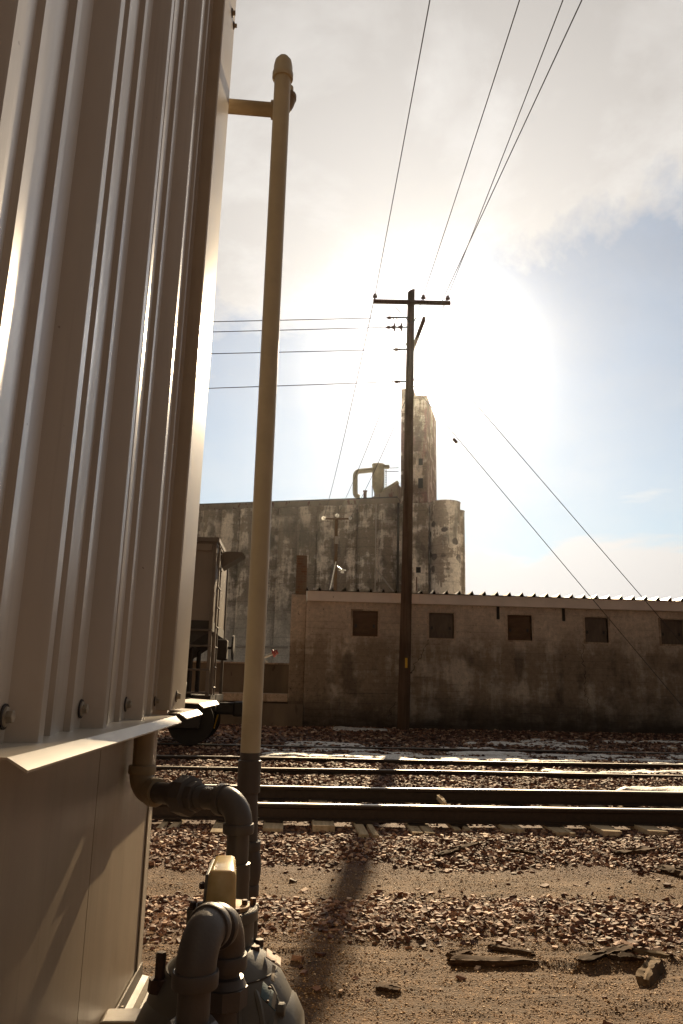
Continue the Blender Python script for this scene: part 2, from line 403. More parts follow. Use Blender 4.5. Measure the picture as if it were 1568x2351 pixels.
class MB:
    def __init__(s):
        s.v = []; s.f = []; s.m = []; s.cur = 0

    def _add(s, vs, fs):
        o = len(s.v); s.v += [tuple(map(float, p)) for p in vs]
        s.f += [tuple(i + o for i in f) for f in fs]; s.m += [s.cur] * len(fs)
        return s

    def box(s, lo, hi):
        (a, b, c), (d, e, f) = lo, hi
        return s._add([(a, b, c), (d, b, c), (d, e, c), (a, e, c), (a, b, f), (d, b, f), (d, e, f), (a, e, f)],
                      [(0, 3, 2, 1), (4, 5, 6, 7), (0, 1, 5, 4), (1, 2, 6, 5), (2, 3, 7, 6), (3, 0, 4, 7)])

    def hexa(s, p):
        return s._add(p, [(0, 3, 2, 1), (4, 5, 6, 7), (0, 1, 5, 4), (1, 2, 6, 5), (2, 3, 7, 6), (3, 0, 4, 7)])

    def bar(s, a, b, w, h, up=(0, 0, 1)):
        a = np.array(a, float); b = np.array(b, float); d = b - a; d /= np.linalg.norm(d)
        up = np.array(up, float); x = np.cross(d, up)
        if np.linalg.norm(x) < 1e-6:
            x = np.cross(d, (1, 0, 0))
        x /= np.linalg.norm(x); y = np.cross(x, d)
        x = x * w / 2; y = y * h / 2
        return s.hexa([a - x - y, a + x - y, b + x - y, b - x - y, a - x + y, a + x + y, b + x + y, b - x + y])

    def tube(s, pts, rad, n=10, cap=True):
        pts = [np.array(p, float) for p in pts]; k = len(pts)
        rad = [rad] * k if not hasattr(rad, '__len__') else list(rad)
        t = [pts[min(i + 1, k - 1)] - pts[max(i - 1, 0)] for i in range(k)]
        t = [x / (np.linalg.norm(x) + 1e-12) for x in t]
        ref = np.array((0, 0, 1.0)) if abs(t[0][2]) < 0.9 else np.array((1.0, 0, 0))
        x = np.cross(t[0], ref); x /= np.linalg.norm(x)
        vs = []
        for i in range(k):
            x = x - t[i] * np.dot(x, t[i]); x /= np.linalg.norm(x); y = np.cross(t[i], x)
            for j in range(n):
                a = 2 * math.pi * j / n
                vs.append(pts[i] + rad[i] * (math.cos(a) * x + math.sin(a) * y))
        fs = [(i * n + j, i * n + (j + 1) % n, (i + 1) * n + (j + 1) % n, (i + 1) * n + j) for i in range(k - 1) for j in range(n)]
        if cap:
            fs += [tuple(range(n - 1, -1, -1)), tuple((k - 1) * n + j for j in range(n))]
        return s._add(vs, fs)

    def lathe(s, o, axis, prof, n=24):
        """prof: (distance along axis, radius); radius 0 closes"""
        o = np.array(o, float); ax = np.array(axis, float); ax /= np.linalg.norm(ax)
        ref = np.array((0, 0, 1.0)) if abs(ax[2]) < 0.9 else np.array((1.0, 0, 0))
        x = np.cross(ax, ref); x /= np.linalg.norm(x); y = np.cross(ax, x)
        vs = []; fs = []
        for (h, r) in prof:
            r = max(r, 1e-5)
            for j in range(n):
                a = 2 * math.pi * j / n; vs.append(o + ax * h + r * (math.cos(a) * x + math.sin(a) * y))
        for i in range(len(prof) - 1):
            for j in range(n):
                fs.append((i * n + j, i * n + (j + 1) % n, (i + 1) * n + (j + 1) % n, (i + 1) * n + j))
        fs += [tuple(range(n - 1, -1, -1)), tuple((len(prof) - 1) * n + j for j in range(n))]
        return s._add(vs, fs)

    def prism(s, poly, ext):
        """poly: 3D outline, ext: extrusion vector"""
        p = [np.array(q, float) for q in poly]; e = np.array(ext, float); n = len(p)
        fs = [tuple(range(n - 1, -1, -1)), tuple(range(n, 2 * n))]
        fs += [(i, (i + 1) % n, n + (i + 1) % n, n + i) for i in range(n)]
        return s._add(p + [q + e for q in p], fs)

    def build(s, name, mat, parent=None, smooth=38, loc=None, bevel=0.0):
        me = bpy.data.meshes.new(name)
        v = np.array(s.v)
        c = (v.min(0) + v.max(0)) / 2 if loc is None else np.array(loc, float)
        me.from_pydata([tuple(p) for p in (v - c)], [], s.f)
        mats = mat if isinstance(mat, (list, tuple)) else [mat]
        for q in mats:
            me.materials.append(MT[q])
        me.polygons.foreach_set('material_index', np.array(s.m, dtype=np.int32))
        bm = bmesh.new(); bm.from_mesh(me)
        bmesh.ops.recalc_face_normals(bm, faces=bm.faces)
        if bevel:
            ed = [e for e in bm.edges if len(e.link_faces) == 2 and e.calc_face_angle() > 0.6]
            bmesh.ops.bevel(bm, geom=ed, offset=bevel, segments=2, profile=0.5, affect='EDGES', clamp_overlap=True)
        bm.to_mesh(me); bm.free()
        if smooth:
            me.shade_smooth(); me.set_sharp_from_angle(angle=R(smooth))
        o = bpy.data.objects.new(name, me); COL.objects.link(o)
        o['_w'] = [float(x) for x in c]
        if parent is not None:
            o.parent = parent; o.location = [c[i] - parent['_w'][i] for i in range(3)]
        else:
            o.location = c
        return o


def build_each(mb, name, mat, parent=None, smooth=38, **kw):
    """link every separate piece collected in mb as an object of its own"""
    par = list(range(len(mb.v)))

    def find(i):
        while par[i] != i:
            par[i] = par[par[i]]; i = par[i]
        return i
    for f in mb.f:
        for i in f[1:]:
            par[find(i)] = find(f[0])
    groups = {}
    for f, mi in zip(mb.f, mb.m):
        groups.setdefault(find(f[0]), []).append((f, mi))
    out = []
    for fs in groups.values():
        q = MB(); ids = sorted({i for f, _ in fs for i in f}); rm = {i: k for k, i in enumerate(ids)}
        q.v = [mb.v[i] for i in ids]; q.f = [tuple(rm[i] for i in f) for f, _ in fs]; q.m = [mi for _, mi in fs]
        out.append(q.build(name, mat, parent, smooth, **kw))
    return out


def tag(o, label, cat, group=None):
    o['label'] = label; o['category'] = cat
    if group:
        o['group'] = group
    return o


def thing(name, label, cat, loc, group=None):
    o = bpy.data.objects.new(name, None); COL.objects.link(o)
    o.location = [float(x) for x in loc]; o['_w'] = [float(x) for x in loc]; o.empty_display_size = 0.1
    return tag(o, label, cat, group)


def elbow_pts(a, c, b, k=8):
    """quarter-ish bend from a to b with corner c"""
    a, b, c = (np.array(q, float) for q in (a, b, c))
    out = []
    for i in range(k + 1):
        t = i / k; th = t * math.pi / 2
        out.append(c + (a - c) * (1 - math.sin(th)) + (b - c) * (1 - math.cos(th)))
    return out


def fast_mesh(name, v, f, mat, kind=None, label=None, cat=None, smooth=False):
    me = bpy.data.meshes.new(name); k = f.shape[1]
    me.vertices.add(len(v)); me.vertices.foreach_set('co', v.astype(np.float32).ravel())
    me.loops.add(f.size); me.loops.foreach_set('vertex_index', f.astype(np.int32).ravel())
    me.polygons.add(len(f)); me.polygons.foreach_set('loop_start', np.arange(0, f.size, k, dtype=np.int32))
    me.polygons.foreach_set('loop_total', np.full(len(f), k, dtype=np.int32))
    me.update(calc_edges=True); me.validate()
    if smooth:
        me.shade_smooth()
    else:
        me.shade_flat()
    me.materials.append(MT[mat])
    o = bpy.data.objects.new(name, me); COL.objects.link(o)
    if kind:
        o['kind'] = kind
    if label:
        tag(o, label, cat)
    return o


# ------------------------------------------------------------------ ground


def ground_z(x, y):
    x = np.asarray(x, float); y = np.asarray(y, float)
    z = 0.075 * sstep(6.7, 8.0, y) + 0.135 * sstep(10.7, 12.4, y) + 0.03 * sstep(14.0, 17.0, y) + 0.06 * sstep(20, 24, y)
    und = (fbm(x * 0.7, y * 1.1, 3, 3) - 0.5) * 0.07 + (fbm(x * 2.2, y * 4.0, 9, 3) - 0.5) * 0.035
    damp = 1 - 0.75 * (sstep(8.2, 8.6, y) - sstep(10.5, 11, y))
    far = 1 - 0.8 * sstep(30, 60, np.abs(y) + np.abs(x))
    ruts = 0.05 * (fbm(x * 0.55, y * 7.5, 21, 3) - 0.5) * (1 - sstep(5.0, 5.6, y)) + 0.03 * np.exp(-((y - 5.55) / 0.42) ** 2)
    return z + und * damp * far + ruts * far


def axis_lines(lo, hi, step, ext):
    a = list(np.arange(lo, hi, step)); d = step
    q = lo
    left = []
    while q > -ext:
        d *= 1.25; q -= d; left.append(q)
    d = step; q = a[-1]; right = []
    while q < ext:
        d *= 1.25; q += d; right.append(q)
    return np.array(left[::-1] + a + right)


xs = axis_lines(-3.5, 9.0, 0.07, 900); ys = axis_lines(2.6, 18.0, 0.05, 900)
XX, YY = np.meshgrid(xs, ys); ZZ = ground_z(XX, YY)
nx, ny = len(xs), len(ys)
idx = np.arange(nx * ny).reshape(ny, nx)
fc = np.stack([idx[:-1, :-1], idx[:-1, 1:], idx[1:, 1:], idx[1:, :-1]], -1).reshape(-1, 4)
g_o = fast_mesh('ground', np.stack([XX, YY, ZZ], -1).reshape(-1, 3), fc, 'ground', 'structure', smooth=True)

# ------------------------------------------------------------------ stones


def slab():
    v = np.array([(-1, -1, -1), (1, -1, -1), (1, 1, -1), (-1, 1, -1), (-1, -1, 1), (1, -1, 1), (1, 1, 1), (-1, 1, 1)], float) * 0.78
    f = np.array([(0, 2, 1), (0, 3, 2), (4, 5, 6), (4, 6, 7), (0, 1, 5), (0, 5, 4), (1, 2, 6), (1, 6, 5), (2, 3, 7), (2, 7, 6), (3, 0, 4), (3, 4, 7)])
    return v, f


def octa():
    v = np.array([(1, 0, 0), (-1, 0, 0), (0, 1, 0), (0, -1, 0), (0, 0, 1), (0, 0, -1)], float)
    f = np.array([(0, 2, 4), (2, 1, 4), (1, 3, 4), (3, 0, 4), (2, 0, 5), (1, 2, 5), (3, 1, 5), (0, 3, 5)])
    return v, f


def scatter(name, x, y, size, proto, mat, label, cat, flat=(0.28, 0.62), sink=0.15, tilt=0.30, extra=0.0):
    bv, bf = proto; n = len(x); k = len(bv)
    jit = 1 + RNG.uniform(-0.45, 0.40, (n, k, 3)) if k == 8 else 1 + RNG.uniform(-0.28, 0.28, (n, k, 1))
    v = bv[None] * jit
    sc = np.stack([size * RNG.uniform(0.8, 1.35, n), size * RNG.uniform(0.65, 1.0, n), size * RNG.uniform(*flat, n)], -1)
    # random internal orientation before flattening gives angular slabs
    a = RNG.uniform(0, 6.283, n); ca, sa = np.cos(a), np.sin(a)
    v = v * sc[:, None, :]
    tx = RNG.normal(0, tilt, n); ty = RNG.normal(0, tilt, n)
    # tilt about x then y, then spin about z
    y1 = v[..., 1] * np.cos(tx)[:, None] - v[..., 2] * np.sin(tx)[:, None]; z1 = v[..., 1] * np.sin(tx)[:, None] + v[..., 2] * np.cos(tx)[:, None]
    x2 = v[..., 0] * np.cos(ty)[:, None] + z1 * np.sin(ty)[:, None]; z2 = -v[..., 0] * np.sin(ty)[:, None] + z1 * np.cos(ty)[:, None]
    x3 = x2 * ca[:, None] - y1 * sa[:, None]; y3 = x2 * sa[:, None] + y1 * ca[:, None]
    z = ground_z(x, y) + sc[:, 2] * (1 - 2 * sink) * 0.6 + extra
    V = np.stack([x3 + x[:, None], y3 + y[:, None], z2 + np.asarray(z)[:, None]], -1).reshape(-1, 3)
    Fc = (bf[None] + (np.arange(n) * k)[:, None, None]).reshape(-1, 3)
    return fast_mesh(name, V, Fc, mat, 'stuff', label, cat)


def field(y0, y1, dens, keep):
    xl0, xl1 = -0.24 * y1 - 0.7, 0.56 * y1 + 0.7
    n = int((xl1 - xl0) * (y1 - y0) * dens)
    x = RNG.uniform(xl0, xl1, n); y = RNG.uniform(y0, y1, n)
    ok = (x > -0.24 * y - 0.7) & (x < 0.56 * y + 0.7) & ~((x < -0.36) & (y < 2.6))
    ok &= RNG.uniform(0, 1, n) < keep(x, y)
    return x[ok], y[ok]


def band(y, a, b, e):
    return sstep(a - e, a + e, y) * (1 - sstep(b - e, b + e, y))


def off_rail(y):
    r = np.ones_like(y)
    for q in (8.775, 10.27, 12.52, 14.2, 17.05):
        r = r * (np.abs(y - q) > 0.085)
    return r


sx, sy, ss = [], [], []
for (y0, y1, dens, keep, lo, hi) in [
    (4.6, 6.6, 2300, lambda x, y: np.clip(band(y + (fbm(x * 1.3, y * 1.3, 5) - 0.5) * 0.9, 5.12, 6.05, 0.22) * (0.35 + 1.1 * fbm(x * 2.5, y * 2.5, 8)) + 0.01, 0, 1), 0.006, 0.025),
    (6.6, 8.70, 2200, lambda x, y: sstep(6.85, 7.35, y + (fbm(x * 1.5, y * 2, 6) - 0.5) * 0.9) * np.where((y > 8.0) & (y < 8.75), 0.5, 1.0), 0.007, 0.027),
    (8.84, 10.20, 520, lambda x, y: 0.75 + 0 * x, 0.010, 0.026),
    (10.35, 12.45, 700, lambda x, y: 0.95 + 0 * x, 0.013, 0.034),
]:
    x, y = field(y0, y1, dens, keep); q = off_rail(y) > 0; x, y = x[q], y[q]
    sx.append(x); sy.append(y); ss.append(lo + (hi - lo) * RNG.uniform(0, 1, len(x)) ** 2.0)
x, y = field(3.3, 7.2, 9, lambda x, y: 1 + 0 * x); sx.append(x); sy.append(y); ss.append(0.010 + 0.026 * RNG.uniform(0, 1, len(x)) ** 2.5)
scatter('track_ballast', np.concatenate(sx), np.concatenate(sy), np.concatenate(ss), slab(), 'stone', 'crushed pinkish quartzite ballast strewn along and before the nearest track', 'ballast')
sx, sy, ss = [], [], []
for (y0, y1, dens, lo, hi) in [(12.55, 14.15, 330, 0.018, 0.042), (14.25, 17.0, 190, 0.018, 0.045), (17.1, 25.0, 70, 0.02, 0.06)]:
    x, y = field(y0, y1, dens, lambda x, y: 1 + 0 * x); q = off_rail(y) > 0; x, y = x[q], y[q]
    sx.append(x); sy.append(y); ss.append(RNG.uniform(lo, hi, len(x)))
scatter('far_ballast', np.concatenate(sx), np.concatenate(sy), np.concatenate(ss), slab(), 'stone', 'dark crushed stone around the two farther tracks', 'ballast')
x, y = field(3.3, 7.4, 15000, lambda x, y: np.clip(0.25 + 1.2 * fbm(x * 1.2, y * 3.0, 14) - 0.25, 0, 1) * np.where(y > 5.6, 0.55, 1.0))
scatter('grit', x, y, (0.0020 + 0.0058 * RNG.uniform(0, 1, len(x)) ** 2.5) * (1 + 0.25 * (RNG.uniform(0, 1, len(x)) > 0.93) * 2), octa(), 'grit', 'fine brown grit and pebbles covering the open yard', 'grit', (0.28, 0.55), 0.25, 0.35)

# ------------------------------------------------------------------ snow
sxs = np.arange(-4.5, 16, 0.055); sys_ = np.arange(10.4, 24.6, 0.05)
SX, SY = np.meshgrid(sxs, sys_)
n1 = fbm(SX * 0.8, SY * 2.6, 40, 5); n2 = fbm(SX * 3.0, SY * 5.0, 50, 4); n3 = fbm(SX * 0.45, SY * 0.8, 60, 3)
d = -0.555 * np.ones_like(SX)


def bump2(x0, x1, y0, y1, ex, ey):
    return sstep(x0 - ex, x0 + ex, SX) * (1 - sstep(x1 - ex, x1 + ex, SX)) * sstep(y0 - ey, y0 + ey, SY) * (1 - sstep(y1 - ey, y1 + ey, SY))


d = np.maximum(d, -0.555 + 0.58 * bump2(-1.6, 30, 14.9, 15.75, 0.5, 0.12))
d = np.maximum(d, -0.555 + 0.42 * bump2(-3.0, 5, 14.45, 14.95, 0.5, 0.15))
d = np.maximum(d, -0.555 + 0.64 * bump2(4.2, 30, 13.05, 13.7, 0.35, 0.13))
d = np.maximum(d, -0.555 + 0.64 * bump2(4.8, 30, 11.05, 11.75, 0.4, 0.18))
d = np.maximum(d, -0.555 + 0.50 * bump2(-1.0, 30, 15.9, 16.8, 0.8, 0.2))
d = np.maximum(d, -0.555 + 0.38 * bump2(4.0, 30, 17.7, 21.5, 1.0, 0.7))
d = np.maximum(d, -0.555 + 0.54 * bump2(0.0, 5, 17.3, 18.6, 1.0, 0.5))
d = np.maximum(d, -0.555 + 0.94 * bump2(1.3, 2.9, 23.3, 24.4, 0.35, 0.3))
hgt = d + (n1 - 0.5) * 1.05 + (n2 - 0.5) * 0.62
SZ = ground_z(SX, SY) + np.clip(0.26 * hgt, -0.10, 0.026 + 0.03 * (n2 - 0.5)) + 0.018
ok = hgt > -0.14
nxs = len(sxs); idx = np.arange(SX.size).reshape(SX.shape)
fc = np.stack([idx[:-1, :-1], idx[:-1, 1:], idx[1:, 1:], idx[1:, :-1]], -1).reshape(-1, 4)
fc = fc[ok.ravel()[fc].any(1)]
used = np.unique(fc); rem = np.zeros(SX.size, int); rem[used] = np.arange(len(used))
snow = fast_mesh('snow', np.stack([SX, SY, SZ], -1).reshape(-1, 3)[used], rem[fc], 'snow', 'stuff', 'thin melting snow lying in strips between the farther rails', 'snow', True)

# ------------------------------------------------------------------ railway tracks


def rail_mb(y, ztop, x0, x1, sunk=0.0):
    h = 0.172
    pr = [(-0.07, 0), (0.07, 0), (0.07, 0.012), (0.010, 0.030), (0.008, 0.118), (0.034, 0.132), (0.036, 0.160), (0.028, h), (-0.028, h), (-0.036, 0.160), (-0.034, 0.132), (-0.008, 0.118), (-0.010, 0.030), (-0.07, 0.012)]
    m = MB(); xsn = np.linspace(x0, x1, 40); n = len(pr)
    vs = []
    for i, xx in enumerate(xsn):
        dz = 0.004 * math.sin(xx * 0.8 + y) ; dy = 0.004 * math.sin(xx * 0.55 + 2 * y)
        vs += [(xx, y + a + dy, ztop - h + b + dz) for a, b in pr]
    fs = []; mi = []
    for i in range(len(xsn) - 1):
        for j in range(n):
            fs.append((i * n + j, i * n + (j + 1) % n, (i + 1) * n + (j + 1) % n, (i + 1) * n + j)); mi.append(1 if j in (6, 7, 8) else 0)
    m._add(vs, fs); m.m = mi
    m._add([vs[j] for j in range(n)], [tuple(range(n))]); m._add([vs[(len(xsn) - 1) * n + j] for j in range(n)], [tuple(range(n))])
    return m


tr = thing('railway_track', 'nearest railway track with shiny topped rails on pale wooden sleepers', 'railway track', (2, 9.5, 0.1))
for yy in (8.775, 10.27):
    rail_mb(yy, 0.29, -30, 40).build('rail', ['iron', 'railtop'], tr, 30)
for i in range(30):
    xx = -4.2 + i * 0.505 + random.uniform(-0.06, 0.06)
    w = random.uniform(0.19, 0.24); y0 = 8.08 + random.uniform(-0.06, 0.14); y1 = 10.75 + random.uniform(-0.1, 0.1)
    zt = 0.130 + random.uniform(-0.035, 0.008)
    y0 += random.choice((0, 0, 0.05, 0.16, 0.30)); sk = random.uniform(-0.04, 0.04)
    m = MB()
    gaps = [(-w / 2, w / 2)] if random.random() < 0.4 else [(-w / 2, -0.006 + random.uniform(-0.04, 0.04)), (0.008 + random.uniform(0, 0.03), w / 2)]
    for (a, b) in gaps:
        e = random.uniform(-0.03, 0.03)
        m.hexa([(xx + a, y0 + e, zt - 0.14), (xx + b, y0 + e + .01, zt - 0.14), (xx + b + sk, y1, zt - 0.14), (xx + a + sk, y1, zt - 0.14),
                (xx + a, y0 + e, zt), (xx + b, y0 + e + .012, zt - random.uniform(0, .008)), (xx + b + sk, y1, zt), (xx + a + sk, y1, zt)])
    s_o = m.build('sleeper', 'sleeper', tr, 30, bevel=0.006)
    m = MB()
    for yy in (8.775, 10.27):
        m.box((xx - 0.09, yy - 0.11, zt - 0.004), (xx + 0.09, yy + 0.11, zt + 0.008))
    build_each(m, 'tie_plate', 'iron', s_o, 0)
tr2 = thing('railway_track', 'middle railway track sunk in ballast behind the nearest track', 'railway track', (2, 13.4, 0.2))
for yy in (12.52, 14.2):
    rail_mb(yy, 0.285 if yy < 13 else 0.30, -30, 40).build('rail', ['iron', 'railtopdull'], tr2, 30)
tr3 = thing('railway_track', 'farthest railway track half buried in snow under the hopper wagon', 'railway track', (2, 17.8, 0.2))
for yy in (17.05, 18.5):
    rail_mb(yy, 0.30 if yy < 18 else 0.25, -30, 40).build('rail', ['iron', 'railtopdull'], tr3, 30)

# ------------------------------------------------------------------ metal-clad building on the left
bld = thing('metal_building', 'tan corrugated steel building with bolted corner trim and a smooth skirt', 'building', (-1.5, 1.2, 0))
ZB = 1.42; ZTOP = 5.6; LEAN = 0.008


def lean(x, z):
    return x + LEAN * (z - ZB)


PAN, RIB = -0.367, -0.335; PER = 0.3625; Y_R0 = 1.118   # right edge of first visible rib


def panel_profile(y0, y1):
    pts = [(y0, PAN)]
    k = math.floor((y0 - Y_R0) / PER)
    while True:
        r = Y_R0 + k * PER
        seq = [(r - 0.062, PAN), (r - 0.030, RIB - 0.002), (r - 0.026, RIB), (r - 0.004, RIB), (r, RIB - 0.002), (r + 0.030, PAN + 0.0100),
               (r + 0.055, PAN + 0.0074), (r + 0.085, PAN + 0.0050), (r + 0.093, PAN + 0.0120), (r + 0.112, PAN + 0.0108), (r + 0.120, PAN + 0.0056),
               (r + 0.145, PAN + 0.0036), (r + 0.175, PAN + 0.0014), (r + 0.200, PAN + 0.0002), (r + 0.208, PAN + 0.009), (r + 0.227, PAN + 0.009), (r + 0.235, PAN)]
        for q in seq:
            if y0 < q[0] < y1:
                pts.append(q)
        k += 1
        if r > y1:
            break
    pts.append((y1, PAN)); return pts


pp = panel_profile(-1.2, 2.395)
m = MB(); n = len(pp)
zl = [ZB, 2.2, 3.2, 4.4, ZTOP]
vs = [(lean(x, z), y, z) for z in zl for (y, x) in pp]
fs = [(i * n + j, i * n + j + 1, (i + 1) * n + j + 1, (i + 1) * n + j) for i in range(len(zl) - 1) for j in range(n - 1)]
m._add(vs, fs)
m._add([(x - 0.003, y, z) for (x, y, z) in vs], [tuple(reversed(f)) for f in fs])
m._add([(lean(x, ZB), y, ZB) for (y, x) in pp] + [(lean(x, ZB) - 0.003, y, ZB) for (y, x) in pp], [(j, j + 1, n + j + 1, n + j) for j in range(n - 1)])
m.build('corrugated_cladding', 'panel', bld, 20)
# wall core behind the sheets, back wall
m = MB(); m.box((-3.6, -1.2, ZB + 0.01), (-0.39, 2.38, ZTOP)); m.build('wall_core', 'skirt', bld, 0)
m = MB(); m.box((-3.6, 2.385, ZB + 0.02), (-0.36, 2.42, ZTOP)); m.build('rear_cladding', 'panel', bld, 0)
# corner trim: flat outer leg with a hem at its near edge, returning round the corner
m = MB()


def trim_sec(z, dz=0.0):
    X0 = lean(-0.326, z)
    return [(X0 - 0.036, 2.150, z), (X0, 2.146, z), (X0 + 0.003, 2.152, z), (X0 + 0.003, 2.427, z), (X0 - 0.14, 2.427, z), (X0 - 0.14, 2.424, z), (X0, 2.424, z), (X0, 2.156, z), (X0 - 0.036, 2.156, z)]


secs = [trim_sec(z) for z in (1.432, 2.2, 3.2, 4.4, ZTOP)]
ns = len(secs[0]); vs = [p for q in secs for p in q]
m._add(vs, [(i * ns + j, i * ns + (j + 1) % ns, (i + 1) * ns + (j + 1) % ns, (i + 1) * ns + j) for i in range(len(secs) - 1) for j in range(ns)] + [tuple(range(ns))])
m.build('corner_trim', 'trim', bld, 25)


def screw(y, z, x, s=1.0):
    m = MB(); x = lean(x, z)
    m.cur = 1; m.lathe((x, y, z), (1, 0, 0), [(0, 0.0155 * s), (0.0025, 0.0155 * s), (0.003, 0.013 * s)], 20)
    m.cur = 0; m.lathe((x + 0.003, y, z), (1, 0, 0), [(0, 0.0125 * s), (0.002, 0.0118 * s), (0.0025, 0.0085 * s)], 20)
    m.lathe((x + 0.005, y, z), (1, 0.0, 0), [(0, 0.0082 * s), (0.007, 0.0082 * s), (0.0078, 0.007 * s)], 6)
    m.build('bolt', ['bolt', 'washer'], bld, 30)


for yy in (1.045, 1.412, 1.785, 2.155):
    screw(yy, 1.455, PAN, 1.05)
for yy in (1.165, 1.53):
    screw(yy, 1.450, PAN, 0.62)
screw(2.235, 1.468, -0.323); screw(2.335, 3.85, -0.323); screw(2.40, 3.86, -0.323, 0.9); screw(2.235, 5.1, -0.323)


def ledge(y0, y1, xl, skew=0.0, dz=0.0):
    """bent drip flashing along Y: flat top then turned-down lip"""
    m = MB()
    pr = [(-0.405, 1.424), (-0.305, 1.419), (xl, 1.406), (xl - 0.001, 1.403), (-0.306, 1.4165), (-0.405, 1.4215)]
    a = [(p[0], y0 + (0.08 if i in (0, 5) else 0.0) * -1 * skew, p[1]) for i, p in enumerate(pr)]
    b = [(p[0], y1 - (0.05 if i in (2, 3) else 0.0), p[1]) for i, p in enumerate(pr)]
    a = [(x, y, z + dz) for x, y, z in a]; b = [(x, y, z + dz) for x, y, z in b]
    n = len(pr); m._add(a + b, [(j, (j + 1) % n, n + (j + 1) % n, n + j) for j in range(n)] + [tuple(range(n)), tuple(range(2 * n - 1, n - 1, -1))])
    return m


ledge(0.895, 2.13, -0.282, 1.0).build('drip_ledge', 'trim', bld, 20)
ledge(2.20, 2.62, -0.284, 0.0, 0.004).build('drip_ledge', 'trim', bld, 20)   # lengths running on past the corner
ledge(2.63, 3.22, -0.288, 0.0, 0.022).build('drip_ledge', 'trim', bld, 20)
# smooth skirt below the ledge: three sheets with open joints
SK = -0.402
for (a, b) in ((-1.2, 1.742), (1.746, 2.425)):
    m = MB()
    m.box((SK - 0.02, a, 0.70), (SK, b, 1.4185)); m.build('skirt_panel', 'skirt', bld, 0)
m = MB(); m.box((-3.6, -1.2, 0.70), (SK - 0.022, 2.42, 1.4185)); m.build('skirt_core', 'gap', bld, 0)
m = MB(); m.box((SK + 0.0015, 2.372, 0.70), (SK + 0.005, 2.428, 1.418)).box((SK - 0.12, 2.4255, 0.70), (SK + 0.005, 2.43, 1.418)).build('skirt_trim', 'trim', bld, 0)
# base flashing: upstand and sloped apron
m = MB()
m.prism([(SK + 0.003, 2.03, 0.735), (SK + 0.007, 2.03, 0.735), (SK + 0.009, 2.03, 0.703), (-0.305, 2.03, 0.682), (-0.298, 2.03, 0.640), (-0.302, 2.03, 0.640), (-0.309, 2.03, 0.6785), (SK + 0.003, 2.03, 0.700)], (0, 0.41, 0))
m.build('base_flashing', 'flashing', bld, 20)
m = MB(); m.box((-3.6, -1.2, -0.3), (-0.36, 2.44, 0.699)); m.build('foundation', 'foundation', bld, 0)
m = MB(); m.box((-0.40, 1.94, 0.62), (-0.19, 2.02, 0.772)); br = m.build('meter_shelf', 'skirt', bld, 20, bevel=0.006)
screw(2.16, 0.72, SK + 0.006, 0.6)

# ------------------------------------------------------------------ piping
PR = 0.0245


def collar(m, c, ax, r, w):
    m.lathe(c, ax, [(-w / 2, r * 0.9), (-w / 2, r * 0.97), (-w / 2 + 0.003, r), (w / 2 - 0.003, r), (w / 2, r * 0.97), (w / 2, r * 0.9)], 28)


sp = thing('gas_pipe', 'threaded gas pipe leaving the wall under the ledge through a union', 'pipe', (-0.366, 2.03, 1.24))
A = np.array([-0.366, 2.03, 1.42]); B = np.array([-0.364, 2.03, 1.244]); Cc = np.array([-0.109, 1.83, 1.250]); D = np.array([-0.109, 1.83, 1.05])
dh = (Cc - B) / np.linalg.norm(Cc - B)
MB().tube([A, B + (0, 0, 0.05)], PR, 24).build('riser', 'wallpipe', sp, 40)
m = MB(); m.tube(elbow_pts(B + (0, 0, 0.042), B, B + dh * 0.042, 10), 0.0295, 28); collar(m, B + (0, 0, 0.05), (0, 0, 1), 0.0335, 0.020)
m.build('elbow', 'wallpipe', sp, 40)
m = MB(); collar(m, B + dh * 0.05, dh, 0.0335, 0.022); m.build('elbow_collar', ['wallpipe'], sp, 40)
MB().tube([B + dh * 0.055, B + dh * 0.285], PR, 24).build('nipple', 'pipe', sp, 40)
m = MB()
L = np.linalg.norm(Cc - B)
m.lathe(B + dh * 0.115, dh, [(0, 0.026), (0.002, 0.031), (0.024, 0.031), (0.026, 0.034)], 28)
m.lathe(B + dh * 0.139, dh, [(0, 0.036), (0.003, 0.046), (0.034, 0.046), (0.037, 0.036)], 8)
m.lathe(B + dh * 0.176, dh, [(0, 0.030), (0, 0.034), (0.020, 0.034), (0.022, 0.030)], 8)
for k in range(5):
    m.lathe(B + dh * (0.202 + 0.004 * k), dh, [(0, 0.0245), (0.0015, 0.0262), (0.003, 0.0245)], 24)
m.build('union_fitting', 'pipe', sp, 25)
m = MB(); m.tube(elbow_pts(Cc - dh * 0.048, Cc, Cc - np.array((0, 0, 0.048)), 12), 0.0300, 28)
collar(m, Cc - dh * 0.052, dh, 0.0345, 0.020); collar(m, Cc - np.array((0, 0, 0.056)), (0, 0, 1), 0.0345, 0.020)
m.build('elbow', 'pipe', sp, 40)
MB().tube([Cc - np.array((0, 0, 0.05)), D - np.array((0, 0, 0.12))], PR, 24).build('dropper', 'pipe', sp, 40)
m = MB(); m.lathe(D + (0, 0, 0.075), (0, 0, -1), [(0, 0.024), (0.002, 0.0295), (0.035, 0.0305), (0.04, 0.029), (0.11, 0.029), (0.115, 0.0245)], 28)
m.build('coupling', 'pipe', sp, 40)

